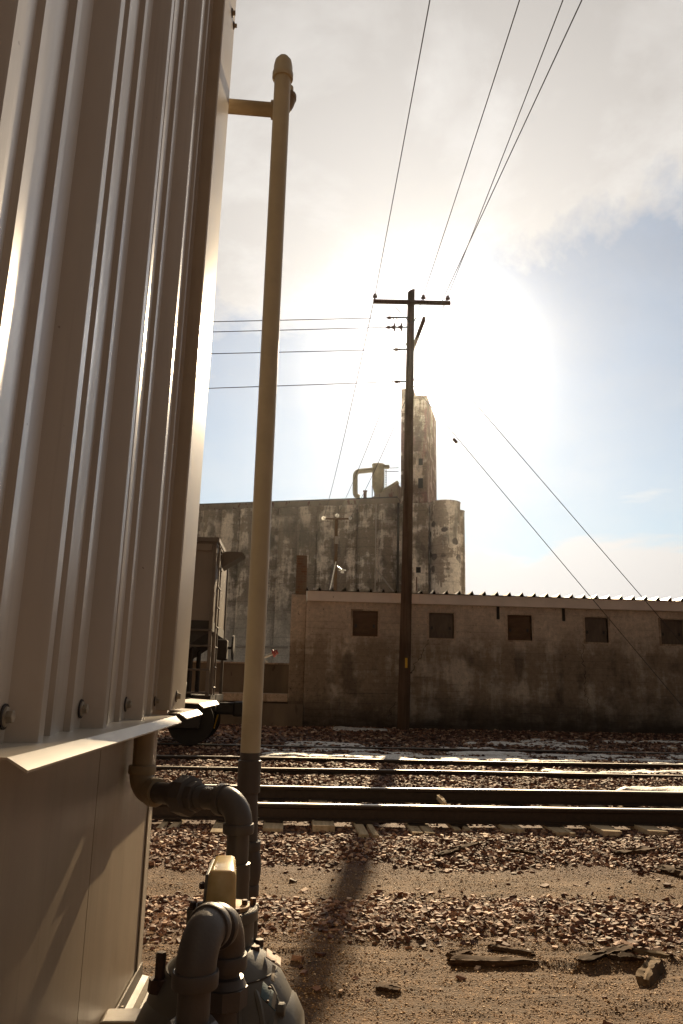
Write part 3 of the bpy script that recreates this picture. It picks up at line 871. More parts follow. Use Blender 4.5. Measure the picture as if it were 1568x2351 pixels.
vp = thing('vent_pipe', 'tall cream vent pipe with a domed cap standing past the building corner', 'pipe', (-0.122, 2.44, 0))
VX, VY, VR = -0.121, 2.44, 0.0300
vt = np.array([VX + 0.004, VY, 3.69])
MB().tube([(VX, VY, 1.305), tuple(vt)], VR, 28).build('riser', 'vent', vp, 40)
m = MB(); m.lathe(vt - np.array((0, 0, 0.012)), (0, 0, 1), [(0, 0.0305), (0, 0.037), (0.004, 0.0385), (0.024, 0.0385), (0.028, 0.0355), (0.055, 0.0345), (0.078, 0.030), (0.094, 0.019), (0.101, 0.0)], 28)
m.build('pipe_cap', 'vent', vp, 40)
# tee branch from the building, with nipple and return pipe behind
bz = 3.612
m = MB(); m.tube([(-0.55, VY + 0.075, bz + 0.006), (VX - 0.035, VY + 0.075, bz - 0.004)], 0.0265, 24); m.build('branch_pipe', 'wallpipe', vp, 40)
m = MB(); collar(m, (VX - 0.028, VY + 0.075, bz - 0.004), (1, 0, 0), 0.034, 0.020)
m.tube(elbow_pts((VX - 0.02, VY + 0.075, bz), (VX + 0.022, VY + 0.075, bz), (VX + 0.022, VY + 0.075, bz + 0.05), 8), 0.030, 24)
collar(m, (VX + 0.022, VY + 0.075, bz + 0.055), (0, 0, 1), 0.0335, 0.02); m.build('elbow', 'wallpipe', vp, 40)
MB().tube([(VX + 0.022, VY + 0.075, bz + 0.05), (VX + 0.022, VY + 0.075, vt[2] + 0.02)], 0.021, 20).build('return_pipe', 'vent', vp, 40)
m = MB(); m.tube([(VX, VY, 1.306), (VX, VY, 1.278)], VR + 0.0005, 28)
m.lathe((VX, VY, 1.285), (0, 0, -1), [(0, 0.031), (0.002, 0.0345), (0.092, 0.0345), (0.094, 0.031)], 28); m.build('coupling', 'pipe', vp, 40)
m = MB(); m.tube([(VX + 0.001, VY, 1.2), (VX + 0.008, VY, 1.045)], 0.0265, 24)
m.tube([(VX + 0.012, VY, 1.03), (VX + 0.018, VY, 0.75), (VX + 0.018, VY - 0.02, 0.2)], 0.019, 24)
collar(m, (VX + 0.010, VY, 1.045), (0, 0, 1), 0.033, 0.026)
m.tube(elbow_pts((VX + 0.010, VY, 1.04), (VX + 0.038, VY, 1.0), (VX + 0.014, VY, 0.93), 8), 0.024, 20); collar(m, (VX + 0.014, VY, 0.925), (0, 0, 1), 0.029, 0.03)
m.build('lower_pipe', 'pipe', vp, 40)

lp = thing('gas_pipe', 'dark inverted U of grey pipe elbows in front of the gas meter', 'pipe', (-0.13, 1.3, 0))
f0 = np.array([-0.130, 1.29, 1.108]); b0 = np.array([-0.094, 1.412, 1.094])
up = np.array((0, 0, 1.0)); hd = (b0 - f0) * (1, 1, 0); hl = np.linalg.norm(hd); hd /= hl
m = MB(); m.tube([f0 + up * 0.0, f0 - up * 0.55], PR, 24); m.build('riser', 'pipe', lp, 40)
for (q, dr) in ((f0, 1), (b0, -1)):
    m = MB()
    top = q + up * (0.024 if dr == 1 else 0.030)
    m.tube(elbow_pts(q - up * 0.025, top, top + hd * dr * 0.045, 12), 0.0305, 28)
    collar(m, q - up * 0.034, up, 0.035, 0.022); collar(m, top + hd * dr * 0.047, hd, 0.0345, 0.016)
    m.build('elbow', 'pipe', lp, 40)
m = MB(); m.tube([f0 + up * 0.024 + hd * 0.03, b0 + up * 0.030 - hd * 0.03], 0.0255, 24); m.build('nipple', 'pipe', lp, 40)
m = MB(); m.tube([b0, b0 - up * 0.3], 0.0235, 24); m.build('drop_pipe', 'pipe', lp, 40)
m = MB(); m.lathe(b0 - up * 0.055, -up, [(0, 0.024), (0.002, 0.030), (0.010, 0.033), (0.014, 0.0355)], 28)
m.lathe(b0 - up * 0.069, -up, [(0, 0.034), (0.002, 0.038), (0.030, 0.038), (0.033, 0.033)], 8); m.build('swivel_nut', 'pipe', lp, 30)
m = MB(); m.lathe(f0 - up * 0.090, -up, [(0, 0.026), (0, 0.033), (0.004, 0.0375), (0.030, 0.0375), (0.034, 0.033)], 8); m.build('union_nut', 'pipe', lp, 30)

# ------------------------------------------------------------------ gas meter
gm = thing('gas_meter', 'grey bolted gas meter with a yellowed plastic index cover', 'gas meter', (-0.108, 1.55, 0.55))
MXc, MYc = -0.112, 1.555
m = MB()
prof = [(1.045, 0.058), (1.040, 0.066), (1.022, 0.088), (1.000, 0.108), (0.970, 0.126), (0.930, 0.138), (0.880, 0.143), (0.70, 0.143), (0.62, 0.13), (0.58, 0.10)]
m.lathe((MXc + 0.004, MYc - 0.02, 0), (0, 0, 1), [(h, r) for h, r in prof][::-1], 48)
body = m.build('body', 'meter', gm, 30)
m = MB()   # diaphragm cover bulging at the right with a ring of bolts
cx = MXc + 0.092; ax = (1, -0.12, 0)
m.lathe((cx, MYc - 0.03, 0.865), ax, [(0, 0.125), (0.010, 0.128), (0.018, 0.126), (0.022, 0.116), (0.040, 0.105), (0.055, 0.080), (0.060, 0.0)], 40)
for k in range(10):
    a = 2 * math.pi * k / 10 + 0.2
    m.lathe((cx + 0.012, MYc - 0.03 + 0.119 * math.cos(a), 0.865 + 0.119 * math.sin(a)), ax, [(0, 0.011), (0.012, 0.011), (0.014, 0.009)], 12)
m.build('side_cover', 'meter', gm, 30)
for k in range(4):   # cast ribs on the shoulder
    a = math.radians(-34 - 19 * k); m = MB()
    pts = []
    for t in np.linspace(0, 1, 7):
        rr = 0.098 + 0.043 * t; zz = 1.004 - 0.085 * t ** 1.5
        pts.append((MXc + 0.004 + rr * math.cos(a), MYc - 0.02 + rr * math.sin(a), zz))
    m.tube(pts, [0.003, 0.006, 0.007, 0.007, 0.007, 0.006, 0.003], 8); m.build('cast_rib', 'meter', gm, 40)
m = MB(); m.lathe((MXc + 0.004, MYc - 0.02, 0), (0, 0, 1), [(1.0125, 0.090), (1.0125, 0.0985), (1.0142, 0.0985), (1.0142, 0.090)], 48); m.build('seam', 'washer', gm, 30)
# upper tower
m = MB()
m.lathe((MXc, MYc, 0), (0, 0, 1), [(1.000, 0.070), (1.030, 0.068), (1.034, 0.0565), (1.083, 0.0565), (1.086, 0.062), (1.1015, 0.062), (1.104, 0.0605)], 44)
for k, a in enumerate((-62, 22, 105, 190, 238)):
    ca, sa = math.cos(R(a)), math.sin(R(a))
    m.lathe((MXc + 0.056 * ca, MYc + 0.056 * sa, 1.030), (0, 0, 1), [(0, 0.0105), (0.062, 0.0105), (0.070, 0.0115), (0.074, 0.0105)], 16)
    m.lathe((MXc + 0.066 * ca, MYc + 0.066 * sa, 0.99), (0, 0, 1), [(0, 0.013), (0.044, 0.012), (0.046, 0.011)], 16)
m.build('upper_housing', 'meter', gm, 30)
for k, a in enumerate((-62, 22, 105, 190, 238)):
    ca, sa = math.cos(R(a)), math.sin(R(a)); m = MB()
    m.lathe((MXc + 0.056 * ca, MYc + 0.056 * sa, 1.104), (0, 0, 1), [(0, 0.0095), (0.0015, 0.0095), (0.0016, 0.0075)], 16)
    m.lathe((MXc + 0.056 * ca, MYc + 0.056 * sa, 1.1055), (0, 0, 1), [(0, 0.0066), (0.0075, 0.0066), (0.0095, 0.0052)], 6)
    m.build('bolt', 'rustbolt', gm, 30)
for k, a in enumerate((-58, -25, 8, 60, 190, 230)):
    ca, sa = math.cos(R(a)), math.sin(R(a)); m = MB()
    m.lathe((MXc + 0.068 * ca, MYc + 0.068 * sa, 1.037), (0, 0, 1), [(0, 0.0088), (0.010, 0.0088), (0.0115, 0.0075)], 6)
    m.build('bolt', 'rustbolt', gm, 30)
m = MB(); m.lathe((MXc - 0.180 + 0.09, MYc - 0.045, 1.015), (0, 0, 1), [(0, 0.0085), (0.032, 0.0085), (0.035, 0.007)], 6)
# tall bolt left of the loop
m = MB(); m.lathe((-0.212, 1.50, 0.98), (0, 0, 1), [(0, 0.009), (0.062, 0.009), (0.066, 0.008)], 12); m.lathe((-0.212, 1.50, 0.985), (0, 0, 1), [(0, 0.02), (0.02, 0.018)], 8)
m.build('bolt', 'rustbolt', gm, 30)
m = MB(); m.lathe((MXc - 0.06, MYc - 0.05, 0.87), (-1, -0.25, 0), [(0, 0.12), (0.03, 0.118), (0.06, 0.095), (0.085, 0.05), (0.09, 0.0)], 36); m.build('side_cover', 'meter', gm, 30)
# flat ear with raised maker's ring at right of the top
m = MB()
for ring in range(3):
    r0 = 0.043 + ring * 0.0062
    for k in range(16 + ring * 3):
        a0 = R(-58 + k * (100.0 / (16 + ring * 3))); a1 = a0 + R(100.0 / (16 + ring * 3) * random.uniform(0.45, 0.8))
        q = [(MXc + rr * math.cos(a), MYc + rr * math.sin(a), 1.1042) for rr, a in ((r0, a0), (r0 + 0.0040, a0), (r0 + 0.0040, a1), (r0, a1))]
        m.prism(q, (0, 0, 0.0006))
m.build('embossed_ring', 'ink', gm, 0)
m = MB(); m.lathe((MXc + 0.012, MYc - 0.012, 1.104), (0, 0, 1), [(0, 0.034), (0.001, 0.0352), (0.007, 0.0352), (0.008, 0.034)], 36); m.build('index_base', 'gasket', gm, 40)
m = MB(); m.lathe((MXc + 0.038, MYc - 0.012, 1.112), (0, 0, 1), [(0, 0.0055), (0.007, 0.0055), (0.008, 0.0045)], 8); m.build('index_screw', 'rustbolt', gm, 30)
# index cover: tapered rounded box turned a little
cf = [np.array(atY(px, py, Y)) for px, py, Y in ((478, 2003, 1.45), (543, 2000, 1.45), (541.5, 1960, 1.585), (494, 1960, 1.585))]
zt_ = sum(p[2] for p in cf) / 4; cb_ = np.array((sum(p[0] for p in cf) / 4, 1.5175))
top_ = [np.array((p[0], p[1], zt_)) for p in cf]
bot_ = [np.array((cb_[0] + (p[0] - cb_[0]) * 1.10, cb_[1] + (p[1] - cb_[1]) * 1.06 - 0.004, 1.112)) for p in top_]
m = MB(); m.hexa([*bot_, *top_]); m.build('index_cover', 'index', gm, 60, bevel=0.0085)
m = MB()
q0, q1 = bot_[0] + (bot_[3] - bot_[0]) * 0.06, bot_[3]; q2, q3 = top_[0] + (top_[3] - top_[0]) * 0.08, top_[3]
ox = np.array((-0.0055, 0.0, 0.0)); oi = np.array((0.0015, 0, 0))
m.hexa([q0 + ox, q0 + oi, q1 + oi, q1 + ox, q2 + ox - (0, 0, .008), q2 + oi - (0, 0, .008), q3 + oi - (0, 0, .008), q3 + ox - (0, 0, .008)])
m.build('index_backplate', 'meter', gm, 30, bevel=0.002)
m = MB()
for t in (0.12, 0.55):
    m.lathe(q0 + (q2 - q0) * t + (q1 - q0) * 0.3 + ox, (-1, -0.1, 0), [(0, 0.006), (0.010, 0.006), (0.012, 0.004)], 8)
build_each(m, 'backplate_screw', 'rustbolt', gm, 30)


# data plates riveted on the sloping shoulder: frame given by corner points
def plate(name, mat, tl, tr_, bl, lift=0.0):
    tl, tr_, bl = (np.array(q, float) for q in (tl, tr_, bl))
    e1 = tr_ - tl; e2 = bl - tl; nn = np.cross(e2, e1); nn /= np.linalg.norm(nn)
    m = MB(); q = [tl + nn * lift, tr_ + nn * lift, tr_ + e2 + nn * lift, bl + nn * lift]
    m.prism(q, nn * 0.0022)
    o = m.build(name, mat, gm, 30, bevel=0.0007)
    return o, tl + nn * (lift + 0.0024), e1, e2, nn


def letters(txt, parent, org, ex, ey, nn, size, mat, name='lettering', wmax=None):
    cu = bpy.data.curves.new('t', 'FONT'); cu.body = txt; cu.size = size; cu.extrude = 0.0002
    to = bpy.data.objects.new('t', cu); COL.objects.link(to)
    bpy.context.view_layer.update()
    me = bpy.data.meshes.new_from_object(to); bpy.data.objects.remove(to)
    ex = np.array(ex) / np.linalg.norm(ex); ey = np.array(ey) / np.linalg.norm(ey)
    co = np.array([v.co for v in me.vertices])
    if wmax:
        co[:, 0] *= wmax / max(1e-6, co[:, 0].max())
    W = org + co[:, :1] * ex + co[:, 1:2] * ey + co[:, 2:3] * nn
    c = W.mean(0)
    for v, p in zip(me.vertices, W - c):
        v.co = p
    me.materials.append(MT[mat]); me.name = name
    o = bpy.data.objects.new(name, me); COL.objects.link(o); o['_w'] = [float(x) for x in c]
    o.parent = parent; o.location = [c[i] - parent['_w'][i] for i in range(3)]
    return o


def rivet(parent, p, nn):
    m = MB(); m.lathe(p, nn, [(0, 0.0032), (0.0012, 0.003), (0.002, 0.0015)], 10); m.build('rivet', 'rustbolt', parent, 40)


# plate 2 (blue, serial) nearest, plate 1 (faded red) behind it, small tin plate between
def shoulder(px, py, Y):
    return atY(px, py, Y)


t = shoulder(603, 2257, 1.440); u = shoulder(637, 2290, 1.418); v = shoulder(597, 2292, 1.412)
o, c0, e1, e2, nn = plate('data_plate', 'plateblue', t, u, v, 0.002)
e1n, e2n = e1, e2
letters('AMERICAN', o, c0 + e1 * 0.50 + e2 * 0.93, -e2, e1, nn, 0.0055, 'palelet', wmax=np.linalg.norm(e2) * 0.8)
letters('METER COMPANY', o, c0 + e1 * 0.63 + e2 * 0.90, -e2, e1, nn, 0.0035, 'palelet', wmax=np.linalg.norm(e2) * 0.72)
m = MB(); q = c0 + nn * 0.0002
m.prism([q + e1 * 0.72 + e2 * 0.03, q + e1 * 0.97 + e2 * 0.03, q + e1 * 0.97 + e2 * 0.97, q + e1 * 0.72 + e2 * 0.97], nn * 0.0003); m.build('serial_strip', 'plate', o, 0)
letters('S0s6473076', o, c0 + nn * 0.0008 + e1 * 0.93 + e2 * 0.95, -e2, e1, nn, 0.0085, 'ink', wmax=np.linalg.norm(e2) * 0.9)
rivet(o, c0 + e1 * 0.45 + e2 * 0.06, nn); rivet(o, c0 + e1 * 0.45 + e2 * 0.94, nn)
t = shoulder(611, 2183, 1.540); u = shoulder(644, 2206, 1.518); v = shoulder(609, 2203, 1.505)
o, c0, e1, e2, nn = plate('data_plate', 'platepink', t, u, v, 0.003)
m = MB(); q = c0 + nn * 0.0002
m.prism([q + e1 * 0.68 + e2 * 0.15, q + e1 * 0.95 + e2 * 0.15, q + e1 * 0.95 + e2 * 0.92, q + e1 * 0.68 + e2 * 0.92], nn * 0.0003); m.build('blank_strip', 'plate', o, 0)
rivet(o, c0 + e1 * 0.5 + e2 * 0.05, nn); rivet(o, c0 + e1 * 0.5 + e2 * 0.95, nn)
t = shoulder(625, 2219, 1.495); u = shoulder(633, 2224, 1.49); v = shoulder(621, 2254, 1.455)
o, c0, e1, e2, nn = plate('data_plate', 'plate', t, u, v, 0.002)
letters('617', o, c0 + nn * 0.0004 + e1 * 0.85 + e2 * 0.75, -e2, e1, nn, 0.009, 'ink', wmax=np.linalg.norm(e2) * 0.5)

# ------------------------------------------------------------------ timber debris


def timber(name, label, p0, p1, w, h, mat='timber', seed=0, lift=0.0, rag=1.0):
    rg = np.random.default_rng(seed)
    p0 = np.array(p0, float); p1 = np.array(p1, float); d = p1 - p0; L = np.linalg.norm(d); d /= L
    side = np.cross((0, 0, 1.0), d); side /= np.linalg.norm(side); upv = np.cross(d, side)
    ring = [(-.5, -.5), (0, -.55), (.5, -.5), (.55, 0), (.5, .45), (.22, .5), (0, .42), (-.25, .5), (-.5, .42), (-.54, 0)]
    K = 22; m = MB(); vs = []
    off = rg.normal(0, 0.05, (len(ring), 2)); endj0 = rg.uniform(-.5, .6, len(ring)) * 0.05 * rag; endj1 = rg.uniform(-.6, .5, len(ring)) * 0.07 * rag
    for i in range(K):
        t = i / (K - 1)
        s = 1 - 0.45 * rag * max(0, t - 0.72) / 0.28 * rg.uniform(0.5, 1) - 0.2 * max(0, 0.15 - t) / 0.15
        for j, (a, b) in enumerate(ring):
            off[j] += rg.normal(0, 0.06, 2)
            off[j] *= 0.92
            l = t * L + (endj0[j] if i == 0 else 0) + (endj1[j] if i == K - 1 else 0)
            c = p0 + d * l + side * w * s * (a + off[j, 0]) + upv * h * s * (b + off[j, 1] + 0.1 * math.sin(3 * t + seed))
            vs.append(c)
    n = len(ring)
    fs = [(i * n + j, i * n + (j + 1) % n, (i + 1) * n + (j + 1) % n, (i + 1) * n + j) for i in range(K - 1) for j in range(n)]
    fs += [tuple(range(n - 1, -1, -1)), tuple((K - 1) * n + j for j in range(n))]
    m._add(vs, fs)
    # long axis becomes local X so the grain follows the piece
    c = (p0 + p1) / 2; M = np.stack([d, side, upv], 0)
    m.v = [tuple(M @ (np.array(q) - c)) for q in m.v]
    o = m.build(name, mat, None, 25, loc=(0, 0, 0)); o.location = c
    o.matrix_world = Matrix.Translation(Vector(c)) @ Matrix(M.T.tolist()).to_4x4()
    return tag(o, label, 'timber', 'loose timber scraps')


def gpt(x, y, dz=0.0):
    p = atZ(x, y, 0.0)
    for _ in range(4):
        p = atZ(x, y, float(ground_z(p[0], p[1])) + dz)
    return p


T = [
    ('long flat rotten plank lying alone at the centre of the near dirt', (1034, 2209), (1226, 2209), 0.08, 0.038, 'timber'),
    ('narrow dark batten at the gravel edge just behind the long plank', (1126, 2176), (1226, 2190), 0.05, 0.028, 'timber'),
    ('short dark splinter at the gravel edge left of the narrow batten', (1032, 2195), (1080, 2184), 0.06, 0.03, 'timber'),
    ('thick dark broken beam at the left of the right-hand timber pile', (1328, 2208), (1442, 2176), 0.07, 0.045, 'timber'),
    ('thin brown board between the broken beam and the grey chunk', (1392, 2190), (1478, 2206), 0.08, 0.035, 'timber'),
    ('rough grey split chunk pointing towards the viewer at lower right', (1478, 2256), (1510, 2206), 0.075, 0.05, 'chunk'),
    ('thin strip of wood lying on the right of the timber pile', (1455, 2182), (1545, 2196), 0.035, 0.02, 'chunk'),
    ('grey weathered stake lying diagonally on the ballast slope', (1004, 1966), (1102, 1934), 0.07, 0.04, 'timber'),
    ('short dark stick on the ballast under the middle sleepers', (1168, 1952), (1228, 1960), 0.06, 0.035, 'timber'),
    ('long dark branch like timber on the ballast at right', (1410, 1960), (1512, 1952), 0.09, 0.05, 'timber'),
    ('dark split timber cut off by the right picture edge', (1520, 1992), (1600, 2016), 0.12, 0.06, 'timber'),
    ('small charred stick in the dirt at bottom centre', (862, 2264), (914, 2272), 0.05, 0.022, 'timber'),
]
for i, (lab, a, b, w, h, mt) in enumerate(T):
    timber('timber_scrap', lab, gpt(*a, h * 0.3), gpt(*b, h * 0.3), w, h, mt, 20 + i)
timber('timber_scrap', 'pale splinter of wood leaning between the two nearest rails', atZ(1020, 1846, 0.16), atZ(1006, 1828, 0.22), 0.06, 0.05, 'sleeper', 77)

# ------------------------------------------------------------------ concrete shed beyond the tracks
SY0 = 25.0; SX0 = 0.34; SX1 = 22.0; ZE = 4.22
shed = thing('concrete_shed', 'long low stained concrete shed with boarded windows beyond the tracks', 'shed', (8, 26, 0.2))
wins = [(1.842, 2.652), (4.312, 5.122), (6.885, 7.680), (9.450, 10.215), (11.985, 12.76), (14.45, 15.25), (17.0, 17.8)]
ZW0, ZW1 = 3.14, 3.95
m = MB()
xe = [SX0] + [q for w in wins for q in w] + [SX1]
for i in range(0, len(xe) - 1):
    a, b = xe[i], xe[i + 1]
    if i % 2 == 0:
        m.box((a, SY0, -0.2), (b, SY0 + 0.3, ZE))
    else:
        m.box((a, SY0, -0.2), (b, SY0 + 0.3, ZW0)); m.box((a, SY0, ZW1), (b, SY0 + 0.3, ZE))
m.box((SX0, SY0 + 0.3, -0.2), (SX0 + 0.3, SY0 + 8, ZE)); m.box((SX1 - 0.3, SY0 + 0.3, -0.2), (SX1, SY0 + 8, ZE)); m.box((SX0 + 0.3, SY0 + 7.7, -0.2), (SX1 - 0.3, SY0 + 8, ZE))
wall = m.build('wall', 'shedwall', shed, 0)
for (a, b) in wins:
    m = MB(); wd = 0.07
    m.box((a - wd, SY0 - 0.008, ZW0 - 0.05), (a, SY0 + 0.16, ZW1 + 0.05)); m.box((b, SY0 - 0.008, ZW0 - 0.05), (b + wd, SY0 + 0.16, ZW1 + 0.05))
    m.box((a, SY0 - 0.007, ZW1), (b, SY0 + 0.16, ZW1 + 0.05)); m.box((a, SY0 - 0.012, ZW0 - 0.05), (b, SY0 + 0.16, ZW0))
    w_o = m.build('window', 'reveal', shed, 0)
    m = MB(); m.box((a + 0.004, SY0 + 0.10, ZW0 + 0.002), (b - 0.004, SY0 + 0.13, ZW1 - 0.002)); m.build('plywood_board', 'ply' if a < 4 or 6.5 < a < 8 else 'plyold', w_o, 0)
    m = MB()
    for fx in (0.13, 0.85):
        cxx = a + (b - a) * fx; m.box((cxx - 0.035, SY0 + 0.085, 3.42), (cxx + 0.035, SY0 + 0.1, 3.52))
    build_each(m, 'bolt_plate', 'darkmetal', w_o, 0)
# fascia in lengths, with lap joints
for (a, b) in ((SX0 + 0.02, 3.98), (3.985, 8.1), (8.105, 11.42), (11.425, 15.4), (15.405, 19.3), (19.305, SX1)):
    m = MB(); m.box((a, SY0 - 0.155, 4.215), (b, SY0 - 0.14, 4.53)); m.box((a, SY0 - 0.14, 4.215), (b, SY0 + 0.0, 4.232)); m.build('fascia', 'fascia', shed, 0)
m = MB(); nr = int((SX1 + 0.2 - SX0) / 0.412)
def roofz(y):
    return 4.545 - 0.012 * (y - SY0)
vs = []; pro = []
for k in range(nr + 1):
    x0 = SX0 + k * 0.412
    pro += [(x0, 0.125), (x0 + 0.045, 0.006), (x0 + 0.20, 0.0), (x0 + 0.30, 0.006)]
n = len(pro)
for y in (SY0 - 0.23, SY0 + 8.2):
    vs += [(x, y, roofz(y) + h) for x, h in pro]
for y in (SY0 - 0.23, SY0 + 8.2):
    vs += [(x, y, roofz(y) + h - 0.006) for x, h in pro]
m._add(vs, [(j, j + 1, n + j + 1, n + j) for j in range(n - 1)] + [(2 * n + j, 3 * n + j, 3 * n + j + 1, 2 * n + j + 1) for j in range(n - 1)] + [(j, 2 * n + j, 2 * n + j + 1, j + 1) for j in range(n - 1)])
m.build('corrugated_roof', 'roof', shed, 0)
m = MB()   # dark closure under the ribs
for k in range(nr + 1):
    x0 = SX0 + k * 0.412
    m.prism([(x0 - 0.05, SY0 - 0.12, 4.53), (x0 + 0.05, SY0 - 0.12, 4.53), (x0, SY0 - 0.12, 4.655)], (0, 0.05, 0))
build_each(m, 'rib_closure', 'gap', shed, 0)
for px in (1143, 1293, ):
    p = atY(px, 1400, SY0); m = MB(); m.box((p[0] - 0.045, SY0 - 0.03, 3.80), (p[0] + 0.045, SY0 + 0.0, 4.21)); m.build('beam_slot', 'hole', shed, 0)


def crack(pts, w=0.022):
    m = MB(); P = []
    rg = np.random.default_rng(int(abs(pts[0][0] * 10)))
    for (a, b) in zip(pts[:-1], pts[1:]):
        for t in np.linspace(0, 1, 6)[:-1]:
            P.append((a[0] + (b[0] - a[0]) * t + rg.normal(0, 2.2), a[1] + (b[1] - a[1]) * t + rg.normal(0, 1.0)))
    P.append(pts[-1])
    Q = [atY(x, y, SY0 - 0.003) for x, y in P]
    for a, b in zip(Q[:-1], Q[1:]):
        ww = w * rg.uniform(0.35, 1)
        dd = np.array(b) - np.array(a); nrm = np.array((-dd[2], 0, dd[0])); nrm /= np.linalg.norm(nrm)
        m._add([a - nrm * ww / 2, a + nrm * ww / 2, b + nrm * ww / 2, b - nrm * ww / 2], [(0, 1, 2, 3)])
    m.build('crack', 'gap', shed, 0)


crack([(985, 1468), (975, 1490), (968, 1508), (952, 1522), (948, 1540), (935, 1552)])
crack([(1340, 1478), (1337, 1510), (1344, 1545), (1342, 1580), (1352, 1608), (1352, 1620)])
crack([(910, 1612), (897, 1625), (892, 1648)], 0.016)
crack([(770, 1592), (830, 1592), (905, 1593)], 0.014)

# brick pier at the left end, loading dock beside it
pier = thing('brick_pier', 'narrow brick pier rising at the left end of the concrete shed', 'pier', (0.1, 25.6, 0.2))
m = MB(); m.box((-0.03, 25.45, 4.45), (0.325, 25.85, 5.77)); m.build('brick_shaft', 'brick', pier, 0)
m = MB(); m.box((-0.15, 25.30, -0.2), (0.335, 25.95, 4.45)); m.build('concrete_base', 'shedwall', pier, 0, bevel=0.02)
dock = thing('loading_dock', 'brown concrete loading dock between the wagon and the shed', 'dock', (-1.5, 27, 0.2))
m = MB(); m.box((-9, 27.4, 0), (-0.12, 27.7, 2.25)); m.build('dock_wall', 'dock', dock, 0)
m = MB(); m.box((-9, 27.30, 2.25), (-0.10, 27.75, 2.30)); m.build('coping', 'reveal', dock, 0)
m = MB(); m.box((-9, 25.35, 1.03), (-0.155, 27.4, 1.28)); m.build('slab', 'reveal', dock, 0, bevel=0.02)
m = MB(); m.box((-9, 25.6, -0.2), (-0.17, 27.3, 1.03)); m.build('dock_base', 'dock', dock, 0)
m = MB(); m.box((-0.9, 24.95, -0.2), (0.33, 25.25, 0.98)); m.build('step_block', 'dock', dock, 0)
m = MB(); m.box((-0.62, 27.36, 1.28), (-0.13, 27.396, 2.2)); m.build('dock_door', 'dock', dock, 0)

# ------------------------------------------------------------------ grain elevator
K = 1.9   # the elevator stands about 190 m off
HS = 47.9
gl = atZ(455, 1171, HS); gr_ = atZ(979, 1153, HS)
ed = (gr_ - gl); ed[2] = 0; EL = np.linalg.norm(ed); ed /= EL; en = np.array((-ed[1], ed[0], 0))   # en points away
if en[1] < 0:
    en = -en
ge = thing('grain_elevator', 'weathered concrete grain elevator with a tall headhouse behind the shed', 'grain elevator', tuple(gr_ * (1, 1, 0)))


def on_front(px, off=0.0):
    """distance along the front line under a photo column"""
    d = ray(px, 1300)
    A = np.array([[d[0], -ed[0]], [d[1], -ed[1]]]); s = np.linalg.solve(A, (gl + en * off * K)[:2])
    return s[1]


def gp(u, v, z):
    p = gl + ed * u + en * v * K; return (p[0], p[1], z)


du = on_front(861) - on_front(813)
RS = du * 0.60
uc = [on_front(888) + du * k for k in range(-11, 2)]
for k, u in enumerate(uc):
    c = gp(u, RS / K, 0); m = MB()
    if u > on_front(955):
        continue
    m.lathe(c, (0, 0, 1), [(-0.5, RS), (HS - 0.12, RS), (HS - 0.1, RS + 0.05), (HS + 0.02, RS + 0.05), (HS + 0.02, RS - 0.05)], 40)
    m.build('silo', 'silo', ge, 40)
# flat bin between the row and the end silo, end silo and one behind
u0, u1 = on_front(912), on_front(982)
m = MB(); p = [gp(u0, 0.35, -0.5), gp(u1, 0.35, -0.5), gp(u1, 9, -0.5), gp(u0, 9, -0.5)]; q = [(a, b, HS + 0.02) for a, b, _ in p]; m.hexa(p + q)
m.build('square_bin', 'silo', ge, 0)
ue = on_front(1019, -0.3); c = gp(ue, 1.75, 0)
m = MB(); m.lathe(c, (0, 0, 1), [(-0.5, 3.84), (HS + 0.1, 3.84), (HS + 0.14, 3.95), (HS + 0.4, 3.95), (HS + 0.4, 3.6)], 48); m.build('silo', 'siloend', ge, 40)
pb = atY(1046, 1180, 107.0 * K); m = MB(); m.lathe((pb[0], pb[1], 0), (0, 0, 1), [(-0.5, 2.38), (HS + 0.9, 2.38), (HS + 0.94, 2.5), (HS + 1.15, 2.5)], 40); m.build('silo', 'silo', ge, 40)
m = MB(); p = [gp(u0 - 80, 3.2, -0.5), gp(u1 - 1, 3.2, -0.5), gp(u1 - 1, 9, -0.5), gp(u0 - 80, 9, -0.5)]; q = [(a, b, HS) for a, b, _ in p]; m.hexa(p + q); m.build('bin_core', 'silo', ge, 0)
# gallery on the silo row
m = MB(); ug = on_front(908); p = [gp(ug - 80, 1.1, HS + 0.02), gp(ug, 1.1, HS + 0.02), gp(ug, 6, HS + 0.02), gp(ug - 80, 6, HS + 0.02)]; q = [(a, b, HS + 1.05 * K) for a, b, _ in p]; m.hexa(p + q); m.build('gallery', 'gallery', ge, 0)
m = MB(); p = [gp(ug - 80, 0.95, HS + 1.05 * K), gp(ug, 0.95, HS + 1.05 * K), gp(ug, 6.2, HS + 1.05 * K), gp(ug - 80, 6.2, HS + 1.05 * K)]; q = [(a, b, HS + 1.17 * K) for a, b, _ in p]; m.hexa(p + q); m.build('gallery_roof', 'gap', ge, 0)
m = MB(); p0 = gp(ug - 7.6, 1.6, HS + 1.17 * K); m.prism([p0, gp(ug - 0.02, 1.6, HS + 1.17 * K), gp(ug - 0.02, 1.6, HS + 3.2 * K)], tuple(en * 6)); m.build('gallery_gable', 'gallery', ge, 0)
